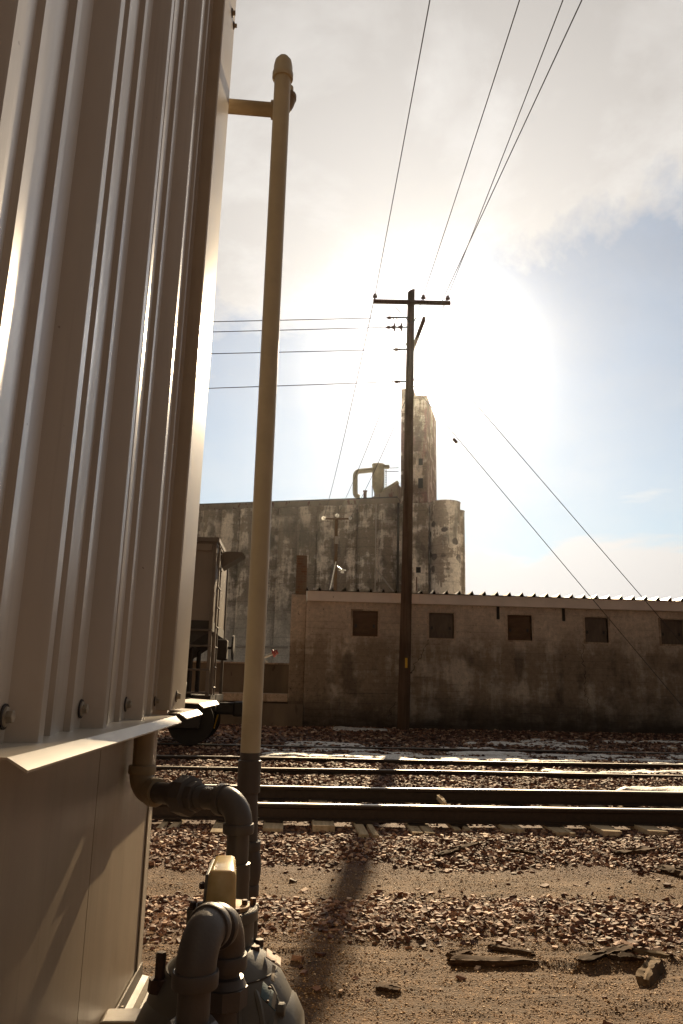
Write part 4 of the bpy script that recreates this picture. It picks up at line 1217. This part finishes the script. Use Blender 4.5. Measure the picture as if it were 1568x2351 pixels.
# headhouse tower
ut0, ut1 = on_front(915), on_front(979)
TH = 1.5 + 39.8 * K
m = MB(); p = [gp(ut0 + 1.7 * K, 0.55, HS + 0.02), gp(ut1, 0.55, HS + 0.02), gp(ut1 + 0.0, 11.5, HS + 0.02), gp(ut0 + 1.7 * K, 11.5, HS + 0.02)]; q = [(a, b, TH) for a, b, _ in p]; m.hexa(p + q)
hh = m.build('headhouse', 'tower', ge, 0)
m = MB(); p = [gp(ut0, 1.4, HS + 0.02), gp(ut0 + 1.7 * K, 1.4, HS + 0.02), gp(ut0 + 1.7 * K, 8.0, HS + 0.02), gp(ut0, 8.0, HS + 0.02)]; q = [(a, b, TH + 1.5 * K) for a, b, _ in p]; m.hexa(p + q); m.build('stair_shaft', 'tower', ge, 0)


def opening(x0, y0, x1, y1, off, name='window', mt='hole'):
    ua, ub = on_front(x0, off), on_front(x1, off)
    pm = gl + ed * (ua + ub) / 2 + en * off * K
    za = atY((x0 + x1) / 2, y1, pm[1])[2]; zb = atY((x0 + x1) / 2, y0, pm[1])[2]
    m = MB(); p = [gp(ua, off - 0.03, za), gp(ub, off - 0.03, za), gp(ub, off + 0.3, za), gp(ua, off + 0.3, za)]; q = [(a, b, zb) for a, b, _ in p]
    m.hexa(p + q); m.build(name, mt, ge, 0)


opening(960, 1098, 971, 1121, 0.55); opening(961, 1053, 971, 1068, 0.55); opening(954.5, 1302, 966, 1315, 0.35); opening(941, 1325, 958, 1356, 0.35, 'doorway', 'rust')
m = MB(); uu = on_front(862, -0.2); m.tube([gp(uu, -0.25, 0.5), gp(uu, -0.25, HS - 0.1)], 0.16, 10)
za = atY(862, 1305, gp(uu, 0, 0)[1])[2]; uv = on_front(905, -0.3); zb = atY(905, 1360, gp(uv, 0, 0)[1])[2]
m.tube([gp(uu, -0.3, za), gp(uv, -0.3, zb)], 0.19, 8); m.build('downspout', 'steelpipe', ge, 40)
m = MB(); uu = on_front(913.5, -0.1)
m.bar(gp(uu, -0.1, 0), gp(uu, -0.1, HS), 0.66, 0.48); m.build('corner_conduit', 'darkmetal', ge, 0)
# pipe with a red cap and horizontal main on the lower front
m = MB(); a = gp(on_front(300, -0.5), -0.55, atY(600, 1478, 98 * K)[2]); b = gp(on_front(668, -0.5), -0.55, atY(640, 1480, 98 * K)[2]); m.tube([a, b], 0.27, 10); m.build('water_main', 'steelpipe', ge, 40)
stp = thing('hose_connection', 'pale pipe outlet with a red cap beside the cream vent pipe', 'hydrant', tuple(atY(625, 1508, 60)))
a = atY(590, 1515, 60); b = atY(628, 1500, 60); m = MB(); m.tube([a, b], 0.12, 12); m.build('pipe', 'steelpipe', stp, 40)
m = MB(); m.lathe(b, (b - a), [(-0.1, 0.30), (0.05, 0.32), (0.1, 0.22), (0.35, 0.18)], 10); m.build('cap', 'red', stp, 30)
a2 = atY(612, 1516, 60); m = MB(); m.tube([a2, (a2[0], a2[1], 0.2)], 0.10, 10); m.build('post', 'steelpipe', stp, 40)

# dust collector on the silo roof
dc = thing('dust_collector', 'olive cyclone dust collector with a bent duct on the silo roof', 'dust collector', gp(on_front(868, 2.5), 2.5, HS + 1.17 * K))
Yc = gp(on_front(868, 2.5), 2.5, 0)[1]


def cy(px, py):
    return atY(px, py, Yc)


top = cy(868.5, 1070); bot = cy(868.5, 1116); tip = cy(865, 1133)
h = top[2] - tip[2]; rb = (cy(882, 1090) - cy(854, 1090))[0] / 2
m = MB(); m.lathe((top[0], top[1], tip[2] - 1.2), (0, 0, 1), [(0, 0.95), (1.2, 0.95), (1.45, 1.0), (bot[2] - tip[2] + 1.2, rb), (top[2] - tip[2] + 1.2, rb), (top[2] - tip[2] + 1.24, rb + 0.12), (top[2] - tip[2] + 1.6, rb + 0.12), (top[2] - tip[2] + 1.65, rb - 0.2)], 28); m.build('cyclone_body', 'tin', dc, 35)
m = MB(); a = cy(856, 1079); b = cy(826, 1082); c = cy(815.5, 1094); d_ = cy(815.5, 1132); e_ = cy(826, 1141)
m.tube([a, b] + elbow_pts(b, (c[0], c[1], b[2]), c, 6)[1:] + [d_] + elbow_pts(d_, (d_[0], d_[1], e_[2]), e_, 5)[1:], 0.68, 14); m.build('duct', 'tin', dc, 40)
m = MB(); a = cy(876, 1072); b = cy(889, 1072); m.tube([a, b], 0.57, 12); m.lathe(b, (1, 0, 0), [(-0.4, 0.62), (0.4, 0.62), (0.6, 0.4)], 12); m.build('outlet', 'tin', dc, 40)
m = MB()
for px in (884, 887.5):
    m.tube([cy(px, 1078), cy(px, 1134)], 0.08, 6)
for k in range(14):
    m.tube([cy(884, 1080 + 4 * k), cy(887.5, 1080 + 4 * k)], 0.06, 5)
m.build('ladder', 'darkmetal', dc, 40)
m = MB(); m.tube([cy(876, 1128), cy(890, 1122), cy(914, 1107)], 0.57, 10); m.build('spout', 'tin', dc, 40)
m = MB()
for yy in (1075, 1083):
    m.tube([cy(884, yy), cy(915, yy - 1)], 0.1, 6)
build_each(m, 'stay_rod', 'darkmetal', dc, 40)
m = MB()
for px in (854.5, 860, 873, 881):
    m.tube([cy(px, 1115 if px in (854.5, 881) else 1120), cy(px, 1142)], 0.12, 6)
build_each(m, 'leg', 'darkmetal', dc, 40)
vb = thing('roof_vent', 'small square vent box on the silo roof left of the cyclone', 'vent', gp(on_front(839, 2.5), 2.5, HS + 1.17 * K))
a = cy(835, 1140); b = cy(842, 1128); m = MB(); m.box((a[0], a[1], a[2] - 0.8), (b[0], a[1] + 1, b[2])); m.build('vent_box', 'rust', vb, 0); m = MB(); m.box((a[0] - 0.15, a[1] - 0.1, b[2]), (b[0] + 0.15, a[1] + 1.1, b[2] + 0.25)); m.build('vent_lid', 'rust', vb, 0)

# ------------------------------------------------------------------ utility pole
PY = 24.25
up_ = thing('utility_pole', 'tall wooden utility pole with a crossarm before the concrete shed', 'utility pole', (3.38, PY, 0.2))
pb_ = atY(925.5, 1640, PY); pt_ = atY(945.5, 668, PY); pm_ = atY(928.5, 1500, PY)
base = np.array([pb_[0] - 0.01, PY, -0.2]); topp = pt_
m = MB(); pts = []; rr = []
for t in np.linspace(0, 1, 40):
    pts.append(base + (topp - base) * t + np.array((0.02 * math.sin(5 * t), 0, 0))); rr.append(0.195 - 0.072 * t)
m.tube(pts, rr, 20); nv = len(m.v)
for j in range(20):   # slanting cut at the top
    x, y, z = m.v[nv - 20 + j]; m.v[nv - 20 + j] = (x, y, z + (x - topp[0]) * 0.5)
m.build('pole', 'pole', up_, 50)
pr0 = atY(857, 692, PY - 0.18); pr1 = atY(1034, 696, PY - 0.18)
MB().bar(pr0, pr1, 0.10, 0.135).build('crossarm', 'pole', up_, 30, bevel=0.008)


def pin_insulator(p, parent, mt='insul', s=1.0):
    m = MB(); m.cur = 1; m.tube([p, p + np.array((0, 0, 0.14 * s))], 0.014 * s, 8); m.cur = 0
    m.lathe(p + np.array((0, 0, 0.07 * s)), (0, 0, 1), [(0, 0.045 * s), (0.02 * s, 0.085 * s), (0.07 * s, 0.08 * s), (0.09 * s, 0.05 * s), (0.12 * s, 0.058 * s), (0.14 * s, 0.05 * s), (0.16 * s, 0.02 * s)], 14)
    m.build('insulator', [mt, 'darkmetal'], parent, 40)
    return p + np.array((0, 0, 0.2 * s))


pins = [pin_insulator(atY(px, py, PY - 0.18), up_) for px, py in ((861, 688), (972, 691), (1028, 692.5))]
MB().bar(atY(974, 731, PY - 1.25), atY(974, 731, PY - 1.25) + np.array((-0.02, 2.5, 0)), 0.10, 0.135).build('crossarm', 'pole', up_, 30, bevel=0.008)
MB().bar(atY(905, 702, PY - 0.2), atY(942, 742, PY - 0.17), 0.04, 0.012).build('arm_brace', 'darkmetal', up_, 0)
MB().bar(atY(985, 704, PY - 0.2), atY(944, 742, PY - 0.17), 0.04, 0.012).build('arm_brace', 'darkmetal', up_, 0)
ty = atY(932.5, 1522, PY - 0.19)
m = MB(); m.box((ty[0] - 0.035, PY - 0.215, ty[2] - 0.15), (ty[0] + 0.035, PY - 0.185, ty[2] + 0.15)); m.build('yellow_marker', 'yellow', up_, 0)
ends = []
for (xa, ya, xb, kind) in ((940, 729, 888, 0), (936, 751, 886, 1), (935, 802, 903, 0), (933, 876, 905, 0)):
    a = atY(xa, ya, PY - 0.05); b = atY(xb, ya + 0.6, PY - 0.05); dd = (b - a); L = np.linalg.norm(dd); dd /= L
    m = MB(); m.cur = 1; m.tube([a, b], 0.030, 8); m.cur = 0
    if kind:
        for q in (0.30, 0.62):
            m.lathe(a + dd * L * q, dd, [(-0.06, 0.03), (-0.02, 0.15), (0.0, 0.16), (0.03, 0.06), (0.1, 0.04)], 16)
    else:
        for q in (0.55, 0.7, 0.85):
            m.lathe(a + dd * L * q, dd, [(-0.03, 0.03), (0.0, 0.055), (0.03, 0.03)], 12)
    m.lathe(a + dd * (L - 0.16), dd, [(0, 0.03), (0.03, 0.055), (0.10, 0.055), (0.16, 0.02)], 10)
    m.build('insulator', ['insul', 'darkmetal'], up_, 40); ends.append(b)


def wire(name, label, a, b, sag, r, cat='wire', group=None, k=24, mt='wire'):
    a = np.array(a, float); b = np.array(b, float)
    pts = [a + (b - a) * t + np.array((0, 0, -4 * sag * t * (1 - t))) for t in np.linspace(0, 1, k)]
    m = MB(); m.tube(pts, r, 6); o = m.build(name, mt, None, 60); return tag(o, label, cat, group)


G1 = 'overhead wires running towards the viewer'
W1 = pins[0]; 
for i, (a, px, lab) in enumerate(((pins[0], 987, 'leftmost of the four wires crossing the upper sky'), (pins[1], 1193, 'second from left of the four wires crossing the upper sky'), (atY(968, 792, PY - 0.3), 1266, 'third wire crossing the upper sky, left of the rightmost one'), (pins[2], 1292.5, 'rightmost of the four wires crossing the upper sky'))):
    q = atZ(px, 0, 14.2); d = q - a; far = a + d * (54.0 / abs(d[1])); far[2] = a[2] + 0.4
    t = (q[1] - a[1]) / (far[1] - a[1]); sag = max(0.02, (a[2] + (far[2] - a[2]) * t - q[2]) / (4 * t * (1 - t)))
    wire('power_wire', lab, a, far, sag, 0.0115, 'wire', G1)
for i, ((xl, yl), lab) in enumerate((((490, 737), 'topmost of the four wires running left from the pole'), ((487, 760.5), 'second wire down of those running left from the pole'), ((483, 810.5), 'third wire down of those running left from the pole'), ((476, 890), 'lowest of the four wires running left from the pole'))):
    b = atY(xl, yl, PY); d = b - ends[i]; wire('power_wire', lab, ends[i], ends[i] + d * 5, 0.04, 0.0135, 'wire', 'wires running left from the pole')
# guys
for i, ((xa, ya), (xb, yb), lab) in enumerate((((948, 884), (1624, 1690), 'guy wire with an egg insulator running down right from the pole'), ((955, 768), (1755, 1697), 'upper plain guy wire running down right from the pole'))):
    a = atY(xa, ya, PY - 0.1); b = atY(xb, yb, PY - 0.3)
    if i == 0:
        gt = thing('guy_wire', lab, 'wire', a)
        m = MB(); m.tube([a, b], 0.012, 6); m.build('strand', 'guy', gt, 60)
        q = atY(1045, 1012, PY - 0.12); dd = (b - a) / np.linalg.norm(b - a); m = MB(); m.lathe(q, dd, [(-0.10, 0.03), (-0.08, 0.055), (0.08, 0.055), (0.10, 0.03)], 8); m.build('egg_insulator', 'insul', gt, 30)
    else:
        wire('guy_wire', lab, a, b, 0.0, 0.012, 'wire', None, 6, 'guy')

# second pole far off in front of the silos
FY = 58.0
fp = thing('utility_pole', 'distant smaller utility pole with white insulators in front of the silos', 'utility pole', tuple(atY(771, 1500, FY) * (1, 1, 0)))
a = atY(772.5, 1183, FY); b = atY(768.5, 1400, FY); b = b + (b - a) * 1.0
MB().tube([b, a], [0.17, 0.12], 12).build('pole', 'poleold', fp, 40)
a0, a1 = atY(742, 1191, FY - 0.15), atY(806, 1191, FY - 0.15); MB().bar(a0, a1, 0.1, 0.12).build('crossarm', 'poleold', fp, 0)
fpins = []
for px, py, s in ((743, 1190, 2.4), (774, 1184, 2.4), (804, 1190, 2.0)):
    q = atY(px, py, FY - 0.2); fpins.append(q); m = MB(); m.lathe(q - np.array((0, 0.08, 0)), (0, 1, 0.15), [(0, 0.05), (0.01, 0.075 * s * 0.8), (0.06, 0.085 * s * 0.8), (0.1, 0.05)], 16); m.build('insulator', 'whiteinsul', fp, 40)
q = atY(773, 1240, FY - 0.2); m = MB(); m.box((q[0] - 0.14, q[1] - 0.12, q[2] - 0.28), (q[0] + 0.14, q[1] + 0.1, q[2] + 0.28)); m.build('switch_box', 'steelpipe', fp, 0, bevel=0.02)
q = atY(786, 1307, FY - 0.3); m = MB(); m.lathe(q, (0, 0, -1), [(0, 0.05), (0.02, 0.26), (0.10, 0.30), (0.12, 0.1), (0.28, 0.14), (0.3, 0.05)], 16); m.bar(q, atY(773, 1300, FY), 0.04, 0.04); m.build('yard_lamp', 'whiteinsul', fp, 40)
for i in range(3):
    wire('power_wire', ('leftmost', 'middle', 'rightmost')[i] + ' thin wire from the near pole to the distant pole', pins[i] + np.array((0, 0.2, 0)), fpins[i], 0.5, 0.017, 'wire', 'wires to the distant pole')
a = atY(771, 1290, FY - 0.1); b = atY(756, 1362, FY - 2.5); gg = thing('guy_wire', 'guy wire with a pale striped guard below the distant pole', 'wire', a)
b2 = b + (b - a) * 1.2
m = MB(); m.tube([atY(773, 1240, FY), b2], 0.02, 6); m.build('strand', 'guy', gg, 40)
m = MB()
for k in range(14):
    p = a + (b2 - a) * (k / 26.0); q = a + (b2 - a) * ((k + 0.72) / 26.0); m.tube([p, q], 0.045, 8)
build_each(m, 'guard', 'marker', gg, 40)

# ------------------------------------------------------------------ hopper wagon
hc = thing('hopper_wagon', 'tan covered hopper rail wagon standing behind the building corner', 'rail wagon', (-6, 17.78, 0.3))
XE = -1.70; Yn, Yf = 16.2, 19.3; XL = -13.0
zt = 4.40
side = [(XE - 0.03, zt), (XE - 0.03, 2.78), (XE - 1.15, 1.95), (XE - 1.9, 1.30), (XL, 1.30), (XL, zt)]
m = MB(); m.prism([(x, Yn + 0.06, z) for x, z in side], (0, Yf - Yn - 0.12, 0)); m.build('body', 'carpaint', hc, 20)
m = MB(); m.prism([(XE - 0.02, Yn + 0.045, 2.80), (XE - 0.02, Yn + 0.045, 2.60), (XE - 1.17, Yn + 0.045, 1.80), (XE - 1.4, Yn + 0.045, 2.05), (XE - 1.0, Yn + 0.045, 2.80)], (0, Yf - Yn - 0.09, 0)); m.build('slope_sheet', 'darkmetal', hc, 20)
m = MB(); m.box((XL - .1, Yn - 0.05, zt + 0.04), (XE + 0.05, Yf + 0.05, zt + 0.13)); m.box((XL - .1, Yn + 0.02, zt - 0.0), (XE, Yf - 0.02, zt + 0.04)); m.build('roof', 'carlight', hc, 0)
m = MB()
for k in range(9):
    xx = XE - 2.2 - k * 1.1; m.box((xx - 0.05, Yn + 0.02, 1.9), (xx + 0.05, Yn + 0.06, zt))
m.box((XL, Yn + 0.005, zt - 0.14), (XE - 0.1, Yn + 0.055, zt - 0.002)); build_each(m, 'side_stake', 'carpaint', hc, 0)
# end frame: corner posts, end ladder, hand rails
for yy, nm in ((Yn + 0.03, 'corner_post'), (Yf - 0.03, 'corner_post'), (17.0, 'corner_post')):
    m = MB(); m.box((XE - 0.07, yy - 0.045, 1.28), (XE, yy + 0.045, zt + (0.05 if yy != 17.0 else -0.8))); m.build(nm, 'carlight', hc, 0)
lad = MB()
for yy in (16.33, 16.80):
    lad.bar((XE + 0.05, yy, 1.3), (XE + 0.05, yy, zt), 0.05, 0.03, (1, 0, 0))
for k in range(8):
    z = 1.45 + k * 0.41; lad.tube([(XE + 0.06, 16.31, z), (XE + 0.06, 16.82, z)], 0.018, 8)
lad.build('ladder', 'carlight', hc, 30)
lad = MB()
lad.bar((XE - 0.95, Yn - 0.02, 0.95), (XE - 0.95, Yn - 0.02, 2.62), 0.06, 0.05, (0, 1, 0))
for z in (1.34, 1.80, 2.28, 2.60):
    lad.tube([(XE - 1.0, Yn - 0.03, z), (XE, Yn - 0.02, z)], 0.020, 8)
lad.build('grab_rail', 'carlight', hc, 30)
m = MB(); m.prism([(XE + 0.02, 17.0, 4.38), (XE + 0.48, 17.0, 4.38), (XE + 0.52, 17.0, 4.33), (XE + 0.05, 17.0, 4.02)], (0, 0.55, 0)); m.build('running_board', 'carlight', hc, 0)
m = MB(); m.lathe((XE + 0.32, 17.85, 2.33), (1, 0, 0), [(-0.02, 0.235), (-0.02, 0.275), (0.02, 0.275), (0.02, 0.235)], 28)
for k in range(4):
    a = k * math.pi / 2 + 0.4; m.bar((XE + 0.32, 17.85, 2.33), (XE + 0.32, 17.85 + 0.25 * math.cos(a), 2.33 + 0.25 * math.sin(a)), 0.03, 0.02, (1, 0, 0))
m.tube([(XE, 17.85, 2.33), (XE + 0.34, 17.85, 2.33)], 0.03, 8); m.build('brake_wheel', 'wheel', hc, 40)
m = MB(); m.box((XE - 0.02, 17.62, 2.05), (XE + 0.20, 18.0, 2.50)); m.build('brake_housing', 'darkmetal', hc, 0, bevel=0.03)
m = MB(); m.tube([(XE - 0.5, 17.0, 2.6), (XE - 0.5, 17.0, 1.3)], 0.05, 8); m.tube([(XE - 0.5, 18.4, 2.6), (XE - 0.5, 18.4, 1.3)], 0.05, 8); m.tube([(XE - .12, 17.85, 2.1), (XE - .12, 17.85, 1.25)], 0.03, 6); build_each(m, 'end_strut', 'darkmetal', hc, 40)
m = MB(); m.box((XL, 17.35, 0.95), (XE + 0.05, 18.15, 1.30)); m.box((XE - 0.30, Yn + 0.05, 1.16), (XE + 0.04, Yf - 0.05, 1.30)); m.build('underframe', 'darkmetal', hc, 0)
m = MB(); m.box((XE, 17.62, 0.88), (XE + 0.45, 17.88, 1.14)); m.box((XE + 0.4, 17.55, 0.84), (XE + 0.72, 17.95, 1.16)); m.build('coupler', 'wheel', hc, 0, bevel=0.05)
m = MB(); m.tube([(XE - 0.95, 16.6, 1.62), (XE - 0.8, 16.6, 1.78), (XE - 0.62, 16.6, 1.70), (XE - 0.6, 16.6, 1.5), (XE - 0.75, 16.6, 1.38)], 0.03, 8); m.build('brake_hose', 'wheel', hc, 40)
m = MB(); m.lathe((XE - 0.75, 16.9, 1.45), (0, 1, 0), [(0, 0.18), (0.5, 0.18), (0.55, 0.1)], 16); m.build('air_reservoir', 'darkmetal', hc, 40)
for ax_ in (XE - 0.42, XE - 2.2):
    for yy in (17.06, 18.5):
        m = MB(); sgn = 1 if yy > 17.5 else -1
        m.lathe((ax_, yy, 0.30 + 0.455), (0, -sgn, 0), [(-0.07, 0.485), (-0.045, 0.487), (-0.04, 0.458), (0.06, 0.452), (0.065, 0.40), (0.03, 0.38), (0.02, 0.14), (0.07, 0.12), (0.07, 0.0)], 40)
        w_ = m.build('wheel', 'wheel', hc, 35)
    m = MB(); m.tube([(ax_, 16.8, 0.755), (ax_, 18.75, 0.755)], 0.075, 12); m.build('axle', 'wheel', hc, 40)
m = MB(); xm = XE - 1.31
for yy in (16.72, 18.72):
    m.prism([(xm - 1.1, yy, 0.62), (xm + 1.1, yy, 0.62), (xm + 1.12, yy, 0.92), (xm + 0.4, yy, 1.12), (xm - 0.4, yy, 1.12), (xm - 1.12, yy, 0.92)], (0, 0.12, 0))
m.box((xm - 0.2, 16.8, 0.7), (xm + 0.2, 18.7, 1.0)); m.build('bogie_frame', 'darkmetal', hc, 0, bevel=0.02)
m = MB(); m.bar((XE - 0.05, 18.3, 0.55), (XE + 0.06, 18.3, 1.02), 0.03, 0.02, (0, 1, 0)); m.build('uncoupling_lever', 'yellow', hc, 0)

# ------------------------------------------------------------------ thin haze volume added for glare round the sun and a lighter elevator
hz = MB(); hz.box((-160, -60, -1.6), (220, 330, 95))
hm = bpy.data.materials.new('haze_air'); hm.use_nodes = True; hm.node_tree.nodes.clear()
hg = N(hm.node_tree); ho = hg.add('ShaderNodeOutputMaterial'); hv = hg.add('ShaderNodeVolumePrincipled'); hg.l.new(hv.outputs[0], ho.inputs['Volume'])
hv.inputs['Color'].default_value = (0.92, 0.97, 1.0, 1); hv.inputs['Density'].default_value = HAZE; hv.inputs['Anisotropy'].default_value = 0.88
MT['haze'] = hm
h_o = hz.build('haze', 'haze', None, 0); h_o['kind'] = 'stuff'

# ------------------------------------------------------------------ sky, sun, camera
w = bpy.data.worlds.new('World'); SC.world = w; w.use_nodes = True
w.node_tree.nodes.clear(); g = N(w.node_tree)
out = g.add('ShaderNodeOutputWorld'); bg = g.add('ShaderNodeBackground'); g.l.new(bg.outputs[0], out.inputs[0])
sky = g.add('ShaderNodeTexSky', sky_type='NISHITA'); sky.sun_disc = False
el = math.asin(SUN[2]); azm = math.atan2(SUN[0], SUN[1])
sky.sun_elevation = el; sky.sun_rotation = azm
sky.air_density = 1.0; sky.dust_density = 0.15; sky.ozone_density = 1.0
co = g.add('ShaderNodeTexCoord').outputs['Generated']
vn = g.add('ShaderNodeVectorMath', operation='NORMALIZE'); g.set(vn.inputs[0], co); D_ = vn.outputs[0]
dt = g.add('ShaderNodeVectorMath', operation='DOT_PRODUCT'); g.set(dt.inputs[0], D_); dt.inputs[1].default_value = tuple(SUN)
cs = g.math('MAXIMUM', dt.outputs['Value'], 0.0)
sp_ = g.add('ShaderNodeSeparateXYZ'); g.set(sp_.inputs[0], D_)
zc = g.math('MAXIMUM', sp_.outputs[2], 0.0)
den = g.math('ADD', zc, 0.22)
cm = g.add('ShaderNodeCombineXYZ'); g.set(cm.inputs[0], g.math('DIVIDE', sp_.outputs[0], den)); g.set(cm.inputs[1], g.math('DIVIDE', sp_.outputs[1], den)); cm.inputs[2].default_value = 0.3
cl1 = g.noise(cm.outputs[0], 1.5, 9, 0.60, 0.35)
cl2 = g.noise(cm.outputs[0], 3.2, 7, 0.6, 0.3)
# where the cover thins: a window of blue low on the right and low left of the sun
azn = g.add('ShaderNodeVectorMath', operation='DOT_PRODUCT'); g.set(azn.inputs[0], D_); azn.inputs[1].default_value = (0.40, 0.885, 0.235)
hole1 = g.ramp(azn.outputs['Value'], [(0.925, 0.0), (0.985, 1.0)])
azm2 = g.add('ShaderNodeVectorMath', operation='DOT_PRODUCT'); g.set(azm2.inputs[0], D_); azm2.inputs[1].default_value = (-0.10, 0.96, 0.25)
hole2 = g.ramp(azm2.outputs['Value'], [(0.965, 0.0), (0.995, 1.0)])
cover = g.math('SUBTRACT', cl1, g.math('ADD', g.math('MULTIPLY', hole1, 0.27), g.math('MULTIPLY', hole2, 0.12)))
lowc = g.ramp(sp_.outputs[2], [(0.13, 0.36), (0.205, 0.0)])
cover = g.math('ADD', g.math('ADD', cover, lowc), g.math('MULTIPLY', g.math('SUBTRACT', 1.0, g.math('POWER', cs, 4.0)), 0.16))
mask = g.math('MAXIMUM', g.ramp(cover, [(0.37, 0.0), (0.50, 1.0)]), g.math('MULTIPLY_ADD', cl2, 0.45, 0.14))
thick = g.math('MULTIPLY', g.ramp(g.math('ADD', g.math('MULTIPLY', cl1, 0.5), g.math('MULTIPLY', cl2, 0.5)), [(0.42, 0.0), (0.55, 1.0)]), g.ramp(sp_.outputs[2], [(0.25, 0.0), (0.5, 1.0)]))
# forward scattering through thin cloud: bright near the sun, dull away from it
l1 = g.math('POWER', cs, 4.0); l2 = g.math('POWER', cs, 28.0); l3 = g.math('POWER', cs, 300.0)
thin_l = g.math('ADD', g.math('MULTIPLY_ADD', l1, 9.2, 1.0), g.math('ADD', g.math('MULTIPLY', l2, 0.5), g.math('MULTIPLY', l3, 30.0)))
thick_l = g.math('ADD', g.math('MULTIPLY_ADD', l1, 6.7, 0.85), g.math('ADD', g.math('MULTIPLY', l2, 2.0), g.math('MULTIPLY', l3, 30.0)))
cc1 = g.add('ShaderNodeVectorMath', operation='SCALE'); cc1.inputs[0].default_value = (1.0, 0.965, 0.93); g.set(cc1.inputs['Scale'], thin_l)
cc2 = g.add('ShaderNodeVectorMath', operation='SCALE'); cc2.inputs[0].default_value = (1.0, 0.95, 0.90); g.set(cc2.inputs['Scale'], thick_l)
ccol = g.mix(thick, cc1.outputs[0], cc2.outputs[0])
ccol = g.mix(1.0, ccol, g.mix(l1, (1.0, 0.95, 0.90, 1), (1.0, 1.0, 1.0, 1)), 'MULTIPLY')
glow = g.add('ShaderNodeVectorMath', operation='SCALE'); glow.inputs[0].default_value = (1.0, 0.95, 0.88); g.set(glow.inputs['Scale'], g.math('ADD', g.math('MULTIPLY', l2, 0.5), g.math('MULTIPLY', l3, 26.0)))
sk2 = g.mix(1.0, sky.outputs[0], (0.86, 0.90, 0.88, 1), 'MULTIPLY')
skg = g.add('ShaderNodeVectorMath', operation='ADD'); g.set(skg.inputs[0], sk2); g.set(skg.inputs[1], glow.outputs[0])
g.set(bg.inputs['Color'], g.mix(mask, skg.outputs[0], ccol))
bg.inputs['Strength'].default_value = 0.05

sl = bpy.data.lights.new('sun', 'SUN'); sl.energy = 5.0; sl.angle = R(0.55); sl.color = (1.0, 0.76, 0.47)
so = bpy.data.objects.new('sun', sl); COL.objects.link(so)
so.rotation_euler = Vector(SUN).to_track_quat('Z', 'Y').to_euler()

cd = bpy.data.cameras.new('camera'); cam = bpy.data.objects.new('camera', cd); COL.objects.link(cam)
cd.sensor_fit = 'VERTICAL'; cd.sensor_height = 36.0; cd.sensor_width = 24.0; cd.lens = F / 2351.0 * 36.0
cd.clip_start = 0.02; cd.clip_end = 3000
Mx = Matrix((RT.tolist(), UP.tolist(), (-FW).tolist())).transposed().to_4x4()
Mx.translation = Vector(CAM); cam.matrix_world = Mx
SC.camera = cam
for o in SC.objects:
    if '_w' in o:
        del o['_w']
SC.view_settings.view_transform = 'Standard'; SC.view_settings.look = 'None'; SC.view_settings.gamma = 1.0
SC.view_settings.exposure = 1.1
SC.cycles.use_denoising = True
SC.cycles.max_bounces = 6
